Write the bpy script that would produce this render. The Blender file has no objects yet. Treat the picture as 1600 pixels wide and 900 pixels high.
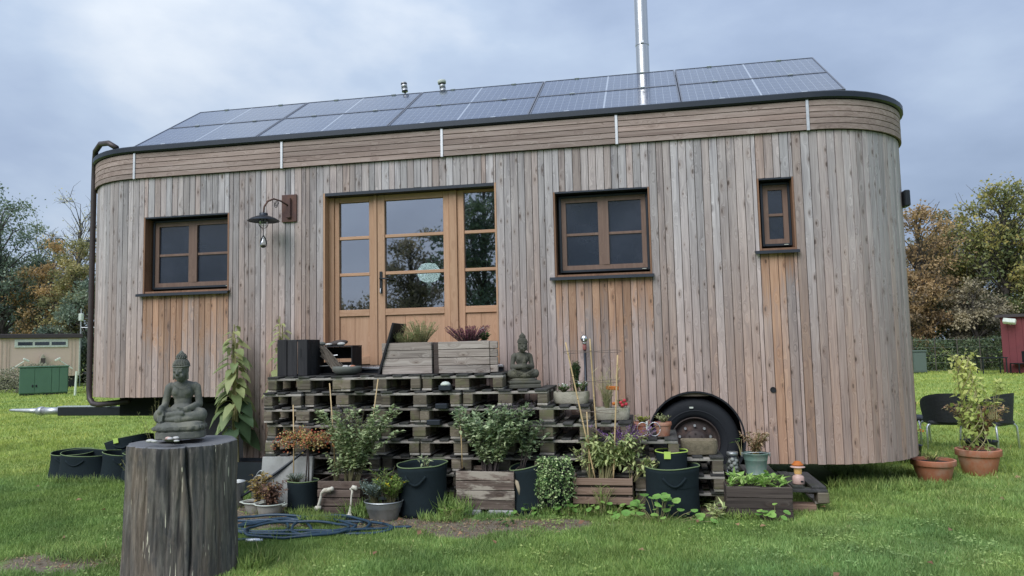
import bpy, math, random
import numpy as np
from mathutils import Vector, Matrix

random.seed(7)
rng = np.random.default_rng(11)
R = math.radians
PI = math.pi
scene = bpy.context.scene
C = scene.collection

# ------------------------------------------------------------------ camera
cam_d = bpy.data.cameras.new('camera')
cam_d.sensor_width = 36.0
cam_d.lens = 36.0 * 1155.0 / 1600.0
cam_d.clip_start = 0.05
cam_d.clip_end = 2000.0
cam = bpy.data.objects.new('camera', cam_d)
C.objects.link(cam)
scene.camera = cam
yaw, pitch, roll = R(-10.6905), R(4.6588), R(-1.2774)
fw = Vector((math.sin(yaw) * math.cos(pitch), math.cos(yaw) * math.cos(pitch), math.sin(pitch)))
rt = Vector((math.cos(yaw), -math.sin(yaw), 0))
up = rt.cross(fw)
r2 = rt * math.cos(roll) + up * math.sin(roll)
u2 = -rt * math.sin(roll) + up * math.cos(roll)
M3 = Matrix((r2, u2, -fw)).transposed()
cam.matrix_world = Matrix.Translation((6.3126, -8.1118, 1.55)) @ M3.to_4x4()

# ------------------------------------------------------------------ world: overcast sky
world = bpy.data.worlds.new('World')
scene.world = world
world.use_nodes = True
SUN_EL, SUN_AZ = 44.0, 203.0          # high and behind the viewer, hidden by cloud


def build_world():
    t = world.node_tree
    t.nodes.clear()
    N = t.nodes.new
    L = t.links.new
    out = N('ShaderNodeOutputWorld')
    bg = N('ShaderNodeBackground')
    bg.inputs['Strength'].default_value = 0.10
    sky = N('ShaderNodeTexSky')
    sky.sky_type = 'NISHITA'
    sky.sun_disc = False
    sky.sun_elevation = R(SUN_EL)
    sky.sun_rotation = R(SUN_AZ)
    sky.dust_density = 3.0
    tc = N('ShaderNodeTexCoord')
    sep = N('ShaderNodeSeparateXYZ')
    L(tc.outputs['Generated'], sep.inputs[0])
    mp = N('ShaderNodeMapping')
    mp.inputs['Scale'].default_value = (1.0, 1.0, 2.1)
    mp.inputs['Location'].default_value = (3.35, 0.4, 0.9)
    L(tc.outputs['Generated'], mp.inputs[0])
    n1 = N('ShaderNodeTexNoise')
    n1.inputs['Scale'].default_value = 1.9
    n1.inputs['Detail'].default_value = 5.0
    n1.inputs['Roughness'].default_value = 0.50
    n1.inputs['Distortion'].default_value = 0.35
    L(mp.outputs[0], n1.inputs['Vector'])
    n2 = N('ShaderNodeTexNoise')
    n2.inputs['Scale'].default_value = 5.2
    n2.inputs['Detail'].default_value = 6.0
    n2.inputs['Roughness'].default_value = 0.55
    L(mp.outputs[0], n2.inputs['Vector'])
    ma = N('ShaderNodeMath')
    ma.operation = 'MULTIPLY_ADD'
    L(n2.outputs['Fac'], ma.inputs[0])
    ma.inputs[1].default_value = 0.28
    L(n1.outputs['Fac'], ma.inputs[2])
    cr = N('ShaderNodeValToRGB')
    el = cr.color_ramp.elements
    el[0].position = 0.48
    el[0].color = (0.33, 0.42, 0.59, 1)
    el[1].position = 0.86
    el[1].color = (0.80, 0.87, 0.96, 1)
    e = el.new(0.60)
    e.color = (0.415, 0.515, 0.70, 1)
    e = el.new(0.72)
    e.color = (0.53, 0.64, 0.81, 1)
    L(ma.outputs[0], cr.inputs[0])
    # overcast luminance: a closed cloud deck is about twice as bright overhead as low down
    zc = N('ShaderNodeMath')
    zc.operation = 'MAXIMUM'
    L(sep.outputs[2], zc.inputs[0])
    zc.inputs[1].default_value = 0.0
    zm = N('ShaderNodeMath')
    zm.operation = 'MULTIPLY_ADD'
    L(zc.outputs[0], zm.inputs[0])
    zm.inputs[1].default_value = 3.0
    zm.inputs[2].default_value = 4.4
    vm = N('ShaderNodeVectorMath')
    vm.operation = 'SCALE'
    L(cr.outputs[0], vm.inputs[0])
    L(zm.outputs[0], vm.inputs['Scale'])
    mx = N('ShaderNodeMix')
    mx.data_type = 'RGBA'
    mx.inputs['Factor'].default_value = 0.93
    L(sky.outputs[0], mx.inputs['A'])
    L(vm.outputs[0], mx.inputs['B'])
    L(mx.outputs['Result'], bg.inputs['Color'])
    L(bg.outputs[0], out.inputs[0])


build_world()
sun_d = bpy.data.lights.new('sun', 'SUN')
sun_d.energy = 1.5
sun_d.angle = R(46)
sun_d.color = (0.975, 0.985, 1.0)
sun = bpy.data.objects.new('sun', sun_d)
C.objects.link(sun)
az = R(SUN_AZ)
sdir = Vector((math.sin(az) * math.cos(R(SUN_EL)), math.cos(az) * math.cos(R(SUN_EL)), math.sin(R(SUN_EL))))
sun.rotation_euler = (-sdir).to_track_quat('-Z', 'Y').to_euler()

scene.view_settings.view_transform = 'Standard'
scene.view_settings.look = 'None'
scene.view_settings.gamma = 1.0
scene.view_settings.exposure = 0.95
scene.view_settings.use_curve_mapping = False
scene.cycles.max_bounces = 7
scene.cycles.diffuse_bounces = 3
scene.cycles.glossy_bounces = 3
scene.cycles.transparent_max_bounces = 8
scene.cycles.caustics_reflective = False
scene.cycles.caustics_refractive = False

# ------------------------------------------------------------------ material helpers


class NT:
    def __init__(s, name):
        s.m = bpy.data.materials.new(name)
        s.m.use_nodes = True
        s.t = s.m.node_tree
        s.t.nodes.clear()
        s.out = s.t.nodes.new('ShaderNodeOutputMaterial')

    def new(s, ty):
        return s.t.nodes.new(ty)

    def put(s, sock, v):
        if hasattr(v, 'is_output'):
            s.t.links.new(v, sock)
        elif isinstance(v, (tuple, list)) and len(v) == 3 and sock.type == 'RGBA':
            sock.default_value = (*v, 1)
        else:
            sock.default_value = v

    def math(s, op, a, b=0.0, c=0.0, clamp=False):
        n = s.new('ShaderNodeMath')
        n.operation = op
        n.use_clamp = clamp
        for i, v in enumerate((a, b, c)):
            s.put(n.inputs[i], v)
        return n.outputs[0]

    def obj(s):
        return s.new('ShaderNodeTexCoord').outputs['Object']

    def pos(s):
        return s.new('ShaderNodeNewGeometry').outputs['Position']

    def rnd(s):
        return s.new('ShaderNodeObjectInfo').outputs['Random']

    def attr(s, name, ty='GEOMETRY'):
        n = s.new('ShaderNodeAttribute')
        n.attribute_type = ty
        n.attribute_name = name
        return n.outputs['Fac']

    def sep(s, v):
        n = s.new('ShaderNodeSeparateXYZ')
        s.put(n.inputs[0], v)
        return n.outputs

    def comb(s, x, y, z):
        n = s.new('ShaderNodeCombineXYZ')
        for i, v in enumerate((x, y, z)):
            s.put(n.inputs[i], v)
        return n.outputs[0]

    def vmul(s, v, k):
        n = s.new('ShaderNodeVectorMath')
        n.operation = 'MULTIPLY'
        s.put(n.inputs[0], v)
        n.inputs[1].default_value = k if isinstance(k, tuple) else (k, k, k)
        return n.outputs[0]

    def vadd(s, v, w):
        n = s.new('ShaderNodeVectorMath')
        n.operation = 'ADD'
        s.put(n.inputs[0], v)
        s.put(n.inputs[1], w)
        return n.outputs[0]

    def noise(s, v, scale=1.0, detail=3.0, rough=0.55, dist=0.0):
        n = s.new('ShaderNodeTexNoise')
        s.put(n.inputs['Vector'], v)
        n.inputs['Scale'].default_value = scale
        n.inputs['Detail'].default_value = detail
        n.inputs['Roughness'].default_value = rough
        n.inputs['Distortion'].default_value = dist
        return n.outputs['Fac']

    def vor(s, v, scale=1.0, feat='F1', dim='3D'):
        n = s.new('ShaderNodeTexVoronoi')
        n.voronoi_dimensions = dim
        n.feature = feat
        s.put(n.inputs['Vector'], v)
        n.inputs['Scale'].default_value = scale
        return n.outputs

    def rng(s, v, a, b, c=0.0, d=1.0):
        n = s.new('ShaderNodeMapRange')
        n.interpolation_type = 'SMOOTHSTEP'
        s.put(n.inputs['Value'], v)
        for k, x in zip(('From Min', 'From Max', 'To Min', 'To Max'), (a, b, c, d)):
            s.put(n.inputs[k], x)
        return n.outputs[0]

    def mix(s, f, a, b, bl='MIX'):
        n = s.new('ShaderNodeMix')
        n.data_type = 'RGBA'
        n.blend_type = bl
        s.put(n.inputs['Factor'], f)
        s.put(n.inputs['A'], a)
        s.put(n.inputs['B'], b)
        return n.outputs['Result']

    def scale(s, col, k):
        n = s.new('ShaderNodeVectorMath')
        n.operation = 'SCALE'
        s.put(n.inputs[0], col)
        s.put(n.inputs['Scale'], k)
        return n.outputs[0]

    def ramp(s, f, *stops):
        n = s.new('ShaderNodeValToRGB')
        e = n.color_ramp.elements
        e[0].position, e[0].color = stops[0][0], (*stops[0][1], 1)
        e[1].position, e[1].color = stops[-1][0], (*stops[-1][1], 1)
        for p, c in stops[1:-1]:
            k = e.new(p)
            k.color = (*c, 1)
        s.put(n.inputs[0], f)
        return n.outputs[0]

    def bump(s, h, dist=0.002, strength=1.0):
        n = s.new('ShaderNodeBump')
        n.inputs['Distance'].default_value = dist
        n.inputs['Strength'].default_value = strength
        s.put(n.inputs['Height'], h)
        return n.outputs[0]

    def bsdf(s, col, rough=0.7, metal=0.0, bump=None, spec=0.5, **kw):
        n = s.new('ShaderNodeBsdfPrincipled')
        s.put(n.inputs['Base Color'], col)
        s.put(n.inputs['Roughness'], rough)
        s.put(n.inputs['Metallic'], metal)
        s.put(n.inputs['Specular IOR Level'], spec)
        for k, v in kw.items():
            s.put(n.inputs[k], v)
        if bump is not None:
            s.t.links.new(bump, n.inputs['Normal'])
        return n.outputs[0]

    def done(s, sh):
        s.t.links.new(sh, s.out.inputs[0])
        return s.m


MATS = {}


def wood(name, axis, cols, warm=None, knots=True, moss=None, rough=0.85, var=0.25, spread=1.0, wear=None):
    """weathered timber: grain along axis, knots, each piece its own tone"""
    n = NT(name)
    o = n.sep(n.obj())
    r = n.rnd()
    perm = {'z': (0, 1, 2), 'x': (2, 1, 0), 'y': (0, 2, 1)}[axis]
    a, b, l = o[perm[0]], o[perm[1]], o[perm[2]]
    l = n.math('MULTIPLY_ADD', r, 91.3, l)
    a = n.math('MULTIPLY_ADD', r, 37.7, a)
    vec = n.comb(a, b, l)
    vo = n.vor(n.comb(n.math('MULTIPLY', a, 10.5), n.math('MULTIPLY', l, 3.9), 0.0), 1.0, 'F1', '2D')
    sel = n.math('GREATER_THAN', n.sep(vo[1])[0], 0.52)
    kd = vo[0]
    near = n.rng(kd, 0.0, 0.42, 1.0, 0.0)
    warp = n.math('MULTIPLY', near, 0.055)
    vec2 = n.comb(n.math('ADD', a, warp), b, l)
    g1 = n.noise(n.vmul(vec2, (95.0, 60.0, 2.4)), 1.0, 4.0, 0.65)
    g2 = n.noise(n.vmul(vec2, (20.0, 15.0, 0.9)), 1.0, 3.0, 0.6)
    g = n.math('ADD', n.math('MULTIPLY', g1, 0.55), n.math('MULTIPLY', g2, 0.45))
    col = n.ramp(g, *[(0.5 + (p - 0.5) * spread, c) for p, c in cols])
    if warm:
        amt = n.attr('warm', 'OBJECT')
        sill = n.attr('sill', 'OBJECT')
        zz = o[2]
        drip = n.noise(n.comb(n.math('MULTIPLY', a, 16.0), 0.0, n.math('MULTIPLY', l, 0.7)), 1.0, 4.0, 0.65)
        f = n.rng(n.math('ADD', zz, n.math('MULTIPLY', n.math('SUBTRACT', g2, 0.5), 1.2)), n.math('SUBTRACT', sill, n.attr('fade', 'OBJECT')), sill)
        f = n.math('MULTIPLY', f, n.attr('fresh', 'OBJECT'))
        base = n.rng(zz, 3.4, 0.6, 0.0, 0.50)
        f = n.math('ADD', n.math('ADD', f, amt), base)
        f = n.math('MULTIPLY', f, n.math('MULTIPLY_ADD', g2, 0.9, 0.55), clamp=True)
        wcol = n.ramp(g, *warm)
        col = n.mix(f, col, wcol)
        topf = n.rng(zz, 2.7, 3.8, 0.15, 0.75)
        col = n.mix(n.math('MULTIPLY', n.rng(drip, 0.52, 0.68), topf), col, n.mix(1.0, col, (0.52, 0.52, 0.56), 'MULTIPLY'))
    h = n.math('FRACT', n.math('MULTIPLY', r, 17.31))
    col = n.scale(col, n.math('MULTIPLY_ADD', h, var * 2, 1.0 - var))
    hue = n.math('FRACT', n.math('MULTIPLY', r, 5.77))
    col = n.mix(n.math('MULTIPLY', hue, 0.55), col, n.mix(1.0, col, (1.05, 0.985, 0.965), 'MULTIPLY'))
    if wear:
        w = n.noise(n.vmul(vec, (9, 9, 2.0)), 1.0, 5.0, 0.7)
        col = n.mix(n.rng(w, 0.50, 0.60), col, wear)
    if moss:
        ms = n.noise(n.pos(), 6.0, 5.0, 0.7)
        col = n.mix(n.rng(ms, 0.47, 0.66, 0.0, 0.75), col, moss)
    if knots:
        ks = n.math('MULTIPLY_ADD', n.sep(vo[1])[1], 0.11, 0.05)
        kr = n.math('DIVIDE', n.math('ADD', kd, n.math('MULTIPLY', n.math('SUBTRACT', g1, 0.5), 0.10)), ks)
        k = n.math('MULTIPLY', n.rng(kr, 0.35, 1.0, 1.0, 0.0), sel)
        col = n.mix(n.math('MULTIPLY', k, n.math('MULTIPLY_ADD', n.sep(vo[1])[2], 0.45, 0.45)), col, (0.075, 0.052, 0.042))
        halo = n.math('MULTIPLY', n.rng(kr, 0.9, 2.6, 0.40, 0.0), sel)
        col = n.mix(halo, col, n.mix(1.0, col, (0.68, 0.60, 0.54), 'MULTIPLY'))
    return n.done(n.bsdf(col, rough, bump=n.bump(g, 0.004, 0.55), spec=0.3))


def plain(name, col, rough=0.6, metal=0.0, var=0.15, scale=8.0, bumpd=0.0, spec=0.5, dirt=None, **kw):
    n = NT(name)
    p = n.pos()
    a = n.noise(p, scale, 5.0, 0.65)
    c = n.mix(a, tuple(x * (1 - var) for x in col), tuple(min(1, x * (1 + var)) for x in col))
    if dirt:
        d = n.noise(p, scale * 0.37, 6.0, 0.7)
        c = n.mix(n.rng(d, 0.46, 0.68), c, dirt)
    rr = n.math('MULTIPLY_ADD', a, 0.16, rough - 0.08)
    b = n.bump(n.noise(p, scale * 6, 4.0, 0.6), bumpd, 0.7) if bumpd else None
    return n.done(n.bsdf(c, rr, metal, b, spec, **kw))


def leafmat(name, c0, c1, c2=None, rough=0.55, trans=0.30, lift=0.25):
    n = NT(name)
    f = n.attr('rnd')
    st = [(0.0, c0), (1.0, c1)] if c2 is None else [(0.0, c0), (0.55, c1), (1.0, c2)]
    col = n.ramp(f, *st)
    v = n.noise(n.pos(), 9.0, 3.0)
    col = n.scale(col, n.math('MULTIPLY_ADD', v, 0.9, 0.6 + lift))
    a = n.bsdf(col, rough, spec=0.35)
    tr = n.new('ShaderNodeBsdfTranslucent')
    n.put(tr.inputs[0], n.scale(col, 1.2))
    m = n.new('ShaderNodeMixShader')
    m.inputs[0].default_value = trans
    n.t.links.new(a, m.inputs[1])
    n.t.links.new(tr.outputs[0], m.inputs[2])
    return n.done(m.outputs[0])


GREY = [(0.27, (0.145, 0.133, 0.137)), (0.44, (0.315, 0.296, 0.302)), (0.60, (0.46, 0.437, 0.444)), (0.78, (0.60, 0.582, 0.59))]
WARM = [(0.28, (0.16, 0.090, 0.060)), (0.48, (0.335, 0.20, 0.132)), (0.66, (0.47, 0.305, 0.21)), (0.8, (0.55, 0.40, 0.30))]
MATS['clad'] = wood('weathered_larch', 'z', GREY, WARM, var=0.23)
MATS['fascia'] = wood('weathered_larch_fascia', 'x', [(0.3, (0.165, 0.122, 0.107)), (0.5, (0.295, 0.228, 0.203)), (0.7, (0.41, 0.34, 0.31))], knots=False, var=0.2)
MATS['door'] = wood('oiled_larch_upright', 'z', [(0.3, (0.34, 0.195, 0.118)), (0.5, (0.45, 0.275, 0.172)), (0.75, (0.53, 0.345, 0.23))], knots=False, var=0.07, rough=0.5)
MATS['doorx'] = wood('oiled_larch_rail', 'x', [(0.3, (0.34, 0.195, 0.118)), (0.5, (0.45, 0.275, 0.172)), (0.75, (0.53, 0.345, 0.23))], knots=False, var=0.07, rough=0.5)
MATS['winwood'] = wood('brown_window_wood', 'z', [(0.3, (0.125, 0.078, 0.060)), (0.5, (0.17, 0.11, 0.085)), (0.7, (0.22, 0.15, 0.118))], knots=False, var=0.08, rough=0.5)
MATS['lining'] = wood('orange_lining_wood', 'z', [(0.3, (0.14, 0.072, 0.042)), (0.5, (0.21, 0.115, 0.07)), (0.7, (0.28, 0.165, 0.105))], knots=False, var=0.1, rough=0.6)
PALC = [(0.3, (0.12, 0.108, 0.095)), (0.5, (0.31, 0.288, 0.255)), (0.72, (0.52, 0.495, 0.45))]
MATS['pal'] = wood('pallet_board', 'x', PALC, knots=True, moss=(0.12, 0.125, 0.085), var=0.35)
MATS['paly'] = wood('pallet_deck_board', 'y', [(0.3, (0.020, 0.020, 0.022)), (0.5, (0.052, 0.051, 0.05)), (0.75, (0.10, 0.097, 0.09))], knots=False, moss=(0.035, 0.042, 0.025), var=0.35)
MATS['block'] = wood('pallet_block', 'x', [(0.3, (0.050, 0.040, 0.030)), (0.5, (0.14, 0.118, 0.088)), (0.72, (0.27, 0.24, 0.185))], knots=False, moss=(0.13, 0.13, 0.062), var=0.42)
MATS['crate'] = wood('old_crate_board', 'x', [(0.3, (0.045, 0.033, 0.027)), (0.5, (0.125, 0.092, 0.075)), (0.72, (0.24, 0.19, 0.16))], var=0.3)
MATS['crate_pale'] = wood('flaking_crate_board', 'x', [(0.3, (0.05, 0.037, 0.03)), (0.5, (0.13, 0.10, 0.082)), (0.72, (0.25, 0.20, 0.17))], var=0.25, wear=(0.36, 0.315, 0.26))
MATS['crate_brown'] = wood('brown_crate_board', 'x', [(0.3, (0.11, 0.07, 0.052)), (0.5, (0.23, 0.155, 0.115)), (0.72, (0.33, 0.245, 0.195))], var=0.15)
MATS['planter_grey'] = wood('grey_planter_board', 'x', [(0.3, (0.14, 0.115, 0.10)), (0.5, (0.30, 0.26, 0.23)), (0.72, (0.47, 0.425, 0.38))], var=0.14)
MATS['planter_dark'] = wood('dark_planter_board', 'x', [(0.3, (0.028, 0.022, 0.02)), (0.5, (0.065, 0.052, 0.046)), (0.72, (0.13, 0.108, 0.095))], var=0.22)
MATS['black_wood'] = wood('black_stained_board', 'z', [(0.3, (0.012, 0.012, 0.014)), (0.5, (0.026, 0.026, 0.029)), (0.75, (0.05, 0.049, 0.05))], knots=False, var=0.25)
MATS['branch'] = wood('pale_timber', 'z', [(0.3, (0.30, 0.25, 0.17)), (0.5, (0.45, 0.38, 0.27)), (0.75, (0.56, 0.50, 0.38))], var=0.15)
MATS['trough'] = plain('pale_stone_trough', (0.38, 0.35, 0.28), 0.9, var=0.35, scale=14, bumpd=0.01, dirt=(0.20, 0.20, 0.12))
MATS['trough_tan'] = plain('tan_stone_trough', (0.20, 0.165, 0.11), 0.9, var=0.35, scale=14, bumpd=0.01, dirt=(0.10, 0.085, 0.055))
MATS['fabric'] = plain('black_felt', (0.011, 0.019, 0.023), 0.92, var=0.3, scale=30, bumpd=0.003, spec=0.25)
MATS['piping'] = plain('green_piping', (0.16, 0.22, 0.10), 0.8, var=0.2, scale=30)
MATS['lime'] = plain('lime_tag', (0.45, 0.62, 0.12), 0.6, var=0.1)
MATS['terracotta'] = plain('terracotta', (0.42, 0.155, 0.085), 0.8, var=0.22, scale=10, dirt=(0.42, 0.24, 0.17), bumpd=0.002)
MATS['zinc'] = plain('zinc_sheet', (0.40, 0.42, 0.42), 0.45, 0.75, var=0.2, scale=14, dirt=(0.30, 0.31, 0.30))
MATS['zinc_green'] = plain('green_bucket_enamel', (0.23, 0.37, 0.31), 0.4, 0.35, var=0.25, scale=12, dirt=(0.34, 0.40, 0.36))
MATS['tub'] = plain('cream_enamel_tub', (0.36, 0.345, 0.31), 0.6, var=0.22, scale=12, dirt=(0.24, 0.22, 0.18))
MATS['statue'] = plain('weathered_lava_stone', (0.118, 0.122, 0.108), 0.88, var=0.42, scale=16, bumpd=0.004, dirt=(0.20, 0.195, 0.155), spec=0.3)
MATS['statue2'] = plain('mossy_lava_stone', (0.095, 0.093, 0.076), 0.9, var=0.40, scale=16, bumpd=0.004, dirt=(0.105, 0.10, 0.068), spec=0.3)
MATS['slab'] = plain('concrete_slab', (0.33, 0.335, 0.32), 0.9, var=0.22, scale=7, bumpd=0.003, dirt=(0.24, 0.24, 0.225))
MATS['stone'] = plain('grey_stone', (0.12, 0.125, 0.11), 0.85, var=0.4, scale=18, bumpd=0.004)
MATS['pebble'] = plain('white_pebble', (0.47, 0.46, 0.44), 0.6, var=0.25, scale=20)
MATS['black_metal'] = plain('black_metal', (0.014, 0.017, 0.022), 0.45, 0.3, var=0.25, scale=10)
MATS['sheet'] = plain('anthracite_sheet', (0.030, 0.036, 0.046), 0.42, 0.5, var=0.15, scale=6)
MATS['brown_pipe'] = plain('brown_downpipe', (0.062, 0.048, 0.048), 0.5, 0.3, var=0.2, scale=6)
MATS['alu'] = plain('aluminium', (0.62, 0.64, 0.66), 0.42, 0.85, var=0.1, scale=12)
MATS['frame_alu'] = plain('panel_frame_aluminium', (0.20, 0.21, 0.24), 0.5, 0.6, var=0.1, scale=12)
MATS['steel'] = plain('stainless_steel', (0.55, 0.55, 0.54), 0.30, 1.0, var=0.08, scale=4)
MATS['galv'] = plain('galvanised_steel', (0.50, 0.51, 0.52), 0.45, 0.8, var=0.2, scale=20)
MATS['rust'] = plain('rusty_plate', (0.105, 0.058, 0.052), 0.85, 0.1, var=0.35, scale=14, dirt=(0.15, 0.075, 0.05), bumpd=0.002)
MATS['rubber'] = plain('tyre_rubber', (0.011, 0.013, 0.017), 0.75, var=0.25, scale=14, spec=0.35)
MATS['rim'] = plain('rusty_rim', (0.05, 0.037, 0.034), 0.7, 0.25, var=0.5, scale=18, dirt=(0.10, 0.06, 0.047))
MATS['hub_red'] = plain('red_hub', (0.30, 0.10, 0.09), 0.6)
MATS['white'] = plain('white_paint', (0.75, 0.76, 0.76), 0.55, var=0.08)
MATS['hose'] = plain('blue_rubber_hose', (0.022, 0.052, 0.085), 0.42, var=0.25, scale=12)
MATS['hose_black'] = plain('black_rubber_hose', (0.013, 0.019, 0.026), 0.45, var=0.25, scale=12)
MATS['bone'] = plain('bleached_bone', (0.62, 0.585, 0.49), 0.8, var=0.22, scale=25, bumpd=0.003, dirt=(0.36, 0.31, 0.23))
MATS['bamboo'] = plain('bamboo_cane', (0.50, 0.36, 0.185), 0.6, var=0.22, scale=22)
MATS['wire'] = plain('rusty_wire', (0.16, 0.12, 0.10), 0.7)
MATS['soil'] = plain('potting_soil', (0.040, 0.029, 0.021), 0.95, var=0.5, scale=40, bumpd=0.01)
MATS['wicker'] = plain('dark_wicker', (0.030, 0.032, 0.036), 0.6, var=0.3, scale=60)
MATS['stem'] = plain('green_brown_stem', (0.13, 0.12, 0.055), 0.8, var=0.3, scale=20)
MATS['stem_pale'] = plain('pale_stem', (0.30, 0.27, 0.13), 0.8, var=0.3, scale=20)
MATS['stem_dark'] = plain('dark_stem', (0.070, 0.055, 0.05), 0.85, var=0.3, scale=20)
MATS['bark'] = plain('grey_bark', (0.085, 0.075, 0.065), 0.95, var=0.45, scale=5, bumpd=0.02)
MATS['beige'] = plain('beige_cladding', (0.60, 0.46, 0.37), 0.7, var=0.06, scale=2)
MATS['beige_line'] = plain('beige_trim', (0.50, 0.38, 0.30), 0.7, var=0.06, scale=2)
MATS['roof_dark'] = plain('dark_roof_felt', (0.055, 0.045, 0.048), 0.9, var=0.2)
MATS['green_paint'] = plain('green_cabinet_paint', (0.062, 0.135, 0.085), 0.55, var=0.15, scale=3)
MATS['grey_green'] = plain('grey_green_cabinet', (0.085, 0.115, 0.10), 0.6, var=0.1)
MATS['red_wood'] = plain('red_painted_board', (0.15, 0.030, 0.037), 0.75, var=0.22, scale=4)
MATS['orange'] = plain('orange_enamel', (0.45, 0.24, 0.13), 0.45, var=0.15)
MATS['pink'] = plain('rose_enamel', (0.52, 0.35, 0.30), 0.45, var=0.15)
MATS['red_flower'] = plain('red_petals', (0.50, 0.035, 0.055), 0.6, var=0.3, scale=40)
MATS['brass'] = plain('brass', (0.52, 0.36, 0.15), 0.35, 0.9)
MATS['dark_room'] = plain('dim_interior_wood', (0.16, 0.13, 0.10), 0.8, var=0.2, scale=3)
MATS['under'] = plain('underside_black', (0.015, 0.016, 0.018), 0.9)
MATS['twig'] = plain('grey_twigs', (0.15, 0.125, 0.10), 0.9, var=0.4, scale=20)


def glass_mat(name, refl, tint):
    n = NT(name)
    tr = n.new('ShaderNodeBsdfTransparent')
    n.put(tr.inputs[0], (*tint, 1))
    gl = n.new('ShaderNodeBsdfGlossy')
    gl.inputs['Roughness'].default_value = 0.015
    n.put(gl.inputs[0], (0.93, 0.96, 1.0, 1))
    lw = n.new('ShaderNodeLayerWeight')
    lw.inputs[0].default_value = 0.35
    f = n.math('MULTIPLY_ADD', lw.outputs['Fresnel'], 0.4, refl, clamp=True)
    m = n.new('ShaderNodeMixShader')
    n.put(m.inputs[0], f)
    n.t.links.new(tr.outputs[0], m.inputs[1])
    n.t.links.new(gl.outputs[0], m.inputs[2])
    return n.done(m.outputs[0])


MATS['glass'] = glass_mat('coated_door_glass', 0.40, (0.40, 0.44, 0.48))
MATS['glass_clear'] = glass_mat('clear_glass', 0.02, (0.88, 0.91, 0.90))


def screened_glass():
    n = NT('glass_behind_insect_screen')
    p = n.pos()
    a = n.noise(p, 3.0, 4.0, 0.6)
    c = n.mix(a, (0.014, 0.020, 0.034), (0.024, 0.032, 0.050))
    return n.done(n.bsdf(c, 0.16, 0.0, None, 0.9, **{'Coat Weight': 0.3, 'Coat Roughness': 0.03}))


MATS['screen'] = screened_glass()


def panel_mat():
    n = NT('solar_cells')
    o = n.sep(n.obj())          # local x 0..1.68, y 0..0.82 (up the slope)
    def line(v, period, width):
        f = n.math('FRACT', n.math('DIVIDE', v, period))
        d = n.math('ABSOLUTE', n.math('SUBTRACT', f, 0.5))
        return n.math('GREATER_THAN', d, 0.5 - width / period * 0.5)
    lx = line(o[0], 0.0836, 0.0030)
    ly = line(o[1], 0.1368, 0.0030)
    mid = n.math('LESS_THAN', n.math('ABSOLUTE', n.math('SUBTRACT', o[0], 0.836)), 0.010)
    v = n.noise(n.obj(), 5.0, 2.0)
    col = n.mix(v, (0.018, 0.028, 0.066), (0.026, 0.038, 0.084))
    col = n.mix(n.math('MULTIPLY', n.math('MAXIMUM', lx, ly), 0.7), col, (0.42, 0.46, 0.52))
    col = n.mix(mid, col, (0.30, 0.33, 0.38))
    return n.done(n.bsdf(col, 0.22, 0.0, None, 0.5, **{'Coat Weight': 0.8, 'Coat Roughness': 0.07, 'Coat IOR': 1.45}))


MATS['panel'] = panel_mat()


def emis(name, col, k):
    n = NT(name)
    return n.done(n.bsdf(col, 0.5, **{'Emission Color': (*col, 1), 'Emission Strength': k}))


MATS['lamp_glow'] = emis('glowing_lantern_glass', (0.62, 0.38, 0.14), 0.12)
MATS['globe'] = emis('added_glow_globe', (0.66, 0.76, 0.64), 3.2)  # emission added so the ornament shows through the tinted pane

# soil patches in the lawn (x, y, rx, ry)
PATCH = [(4.75, -1.70, 0.72, 0.36), (3.75, -1.62, 1.0, 0.30), (2.35, -1.55, 0.85, 0.55), (5.45, -1.52, 0.5, 0.20),
         (1.85, -3.12, 0.55, 0.28), (3.2, -1.0, 1.6, 0.35), (5.2, -0.9, 2.2, 0.35)]


def ground_mat():
    n = NT('lawn_and_soil')
    p = n.pos()
    s = n.sep(p)
    nz = n.noise(p, 3.2, 5.0, 0.65)
    m = None
    for (cx, cy, rx, ry) in PATCH:
        dx = n.math('DIVIDE', n.math('SUBTRACT', s[0], cx), rx)
        dy = n.math('DIVIDE', n.math('SUBTRACT', s[1], cy), ry)
        d = n.math('SQRT', n.math('ADD', n.math('MULTIPLY', dx, dx), n.math('MULTIPLY', dy, dy)))
        m = d if m is None else n.math('MINIMUM', m, d)
    m = n.math('ADD', m, n.math('MULTIPLY', n.math('SUBTRACT', nz, 0.5), 1.3))
    soil_f = n.rng(m, 0.75, 1.15, 1.0, 0.0)
    big = n.noise(p, 0.35, 4.0, 0.6)
    mid = n.noise(p, 1.7, 5.0, 0.65)
    fine = n.noise(p, 26.0, 4.0, 0.7)
    g = n.mix(n.rng(big, 0.35, 0.65), (0.165, 0.245, 0.062), (0.235, 0.30, 0.090))
    g = n.mix(n.rng(mid, 0.42, 0.7), g, (0.155, 0.26, 0.070))
    g = n.scale(g, n.math('MULTIPLY_ADD', fine, 1.0, 0.5))
    dry = n.rng(n.math('ADD', s[1], n.math('MULTIPLY', big, 3.0)), 0.5, 5.0)  # far lawn tinted lighter and yellower, edge broken by noise
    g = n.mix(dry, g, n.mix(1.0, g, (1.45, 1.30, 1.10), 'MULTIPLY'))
    so = n.mix(n.noise(p, 16.0, 5.0, 0.7), (0.085, 0.066, 0.050), (0.27, 0.225, 0.172))
    col = n.mix(soil_f, g, so)
    return n.done(n.bsdf(col, 0.95, bump=n.bump(fine, 0.02, 0.8), spec=0.2))


MATS['ground'] = ground_mat()


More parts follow.
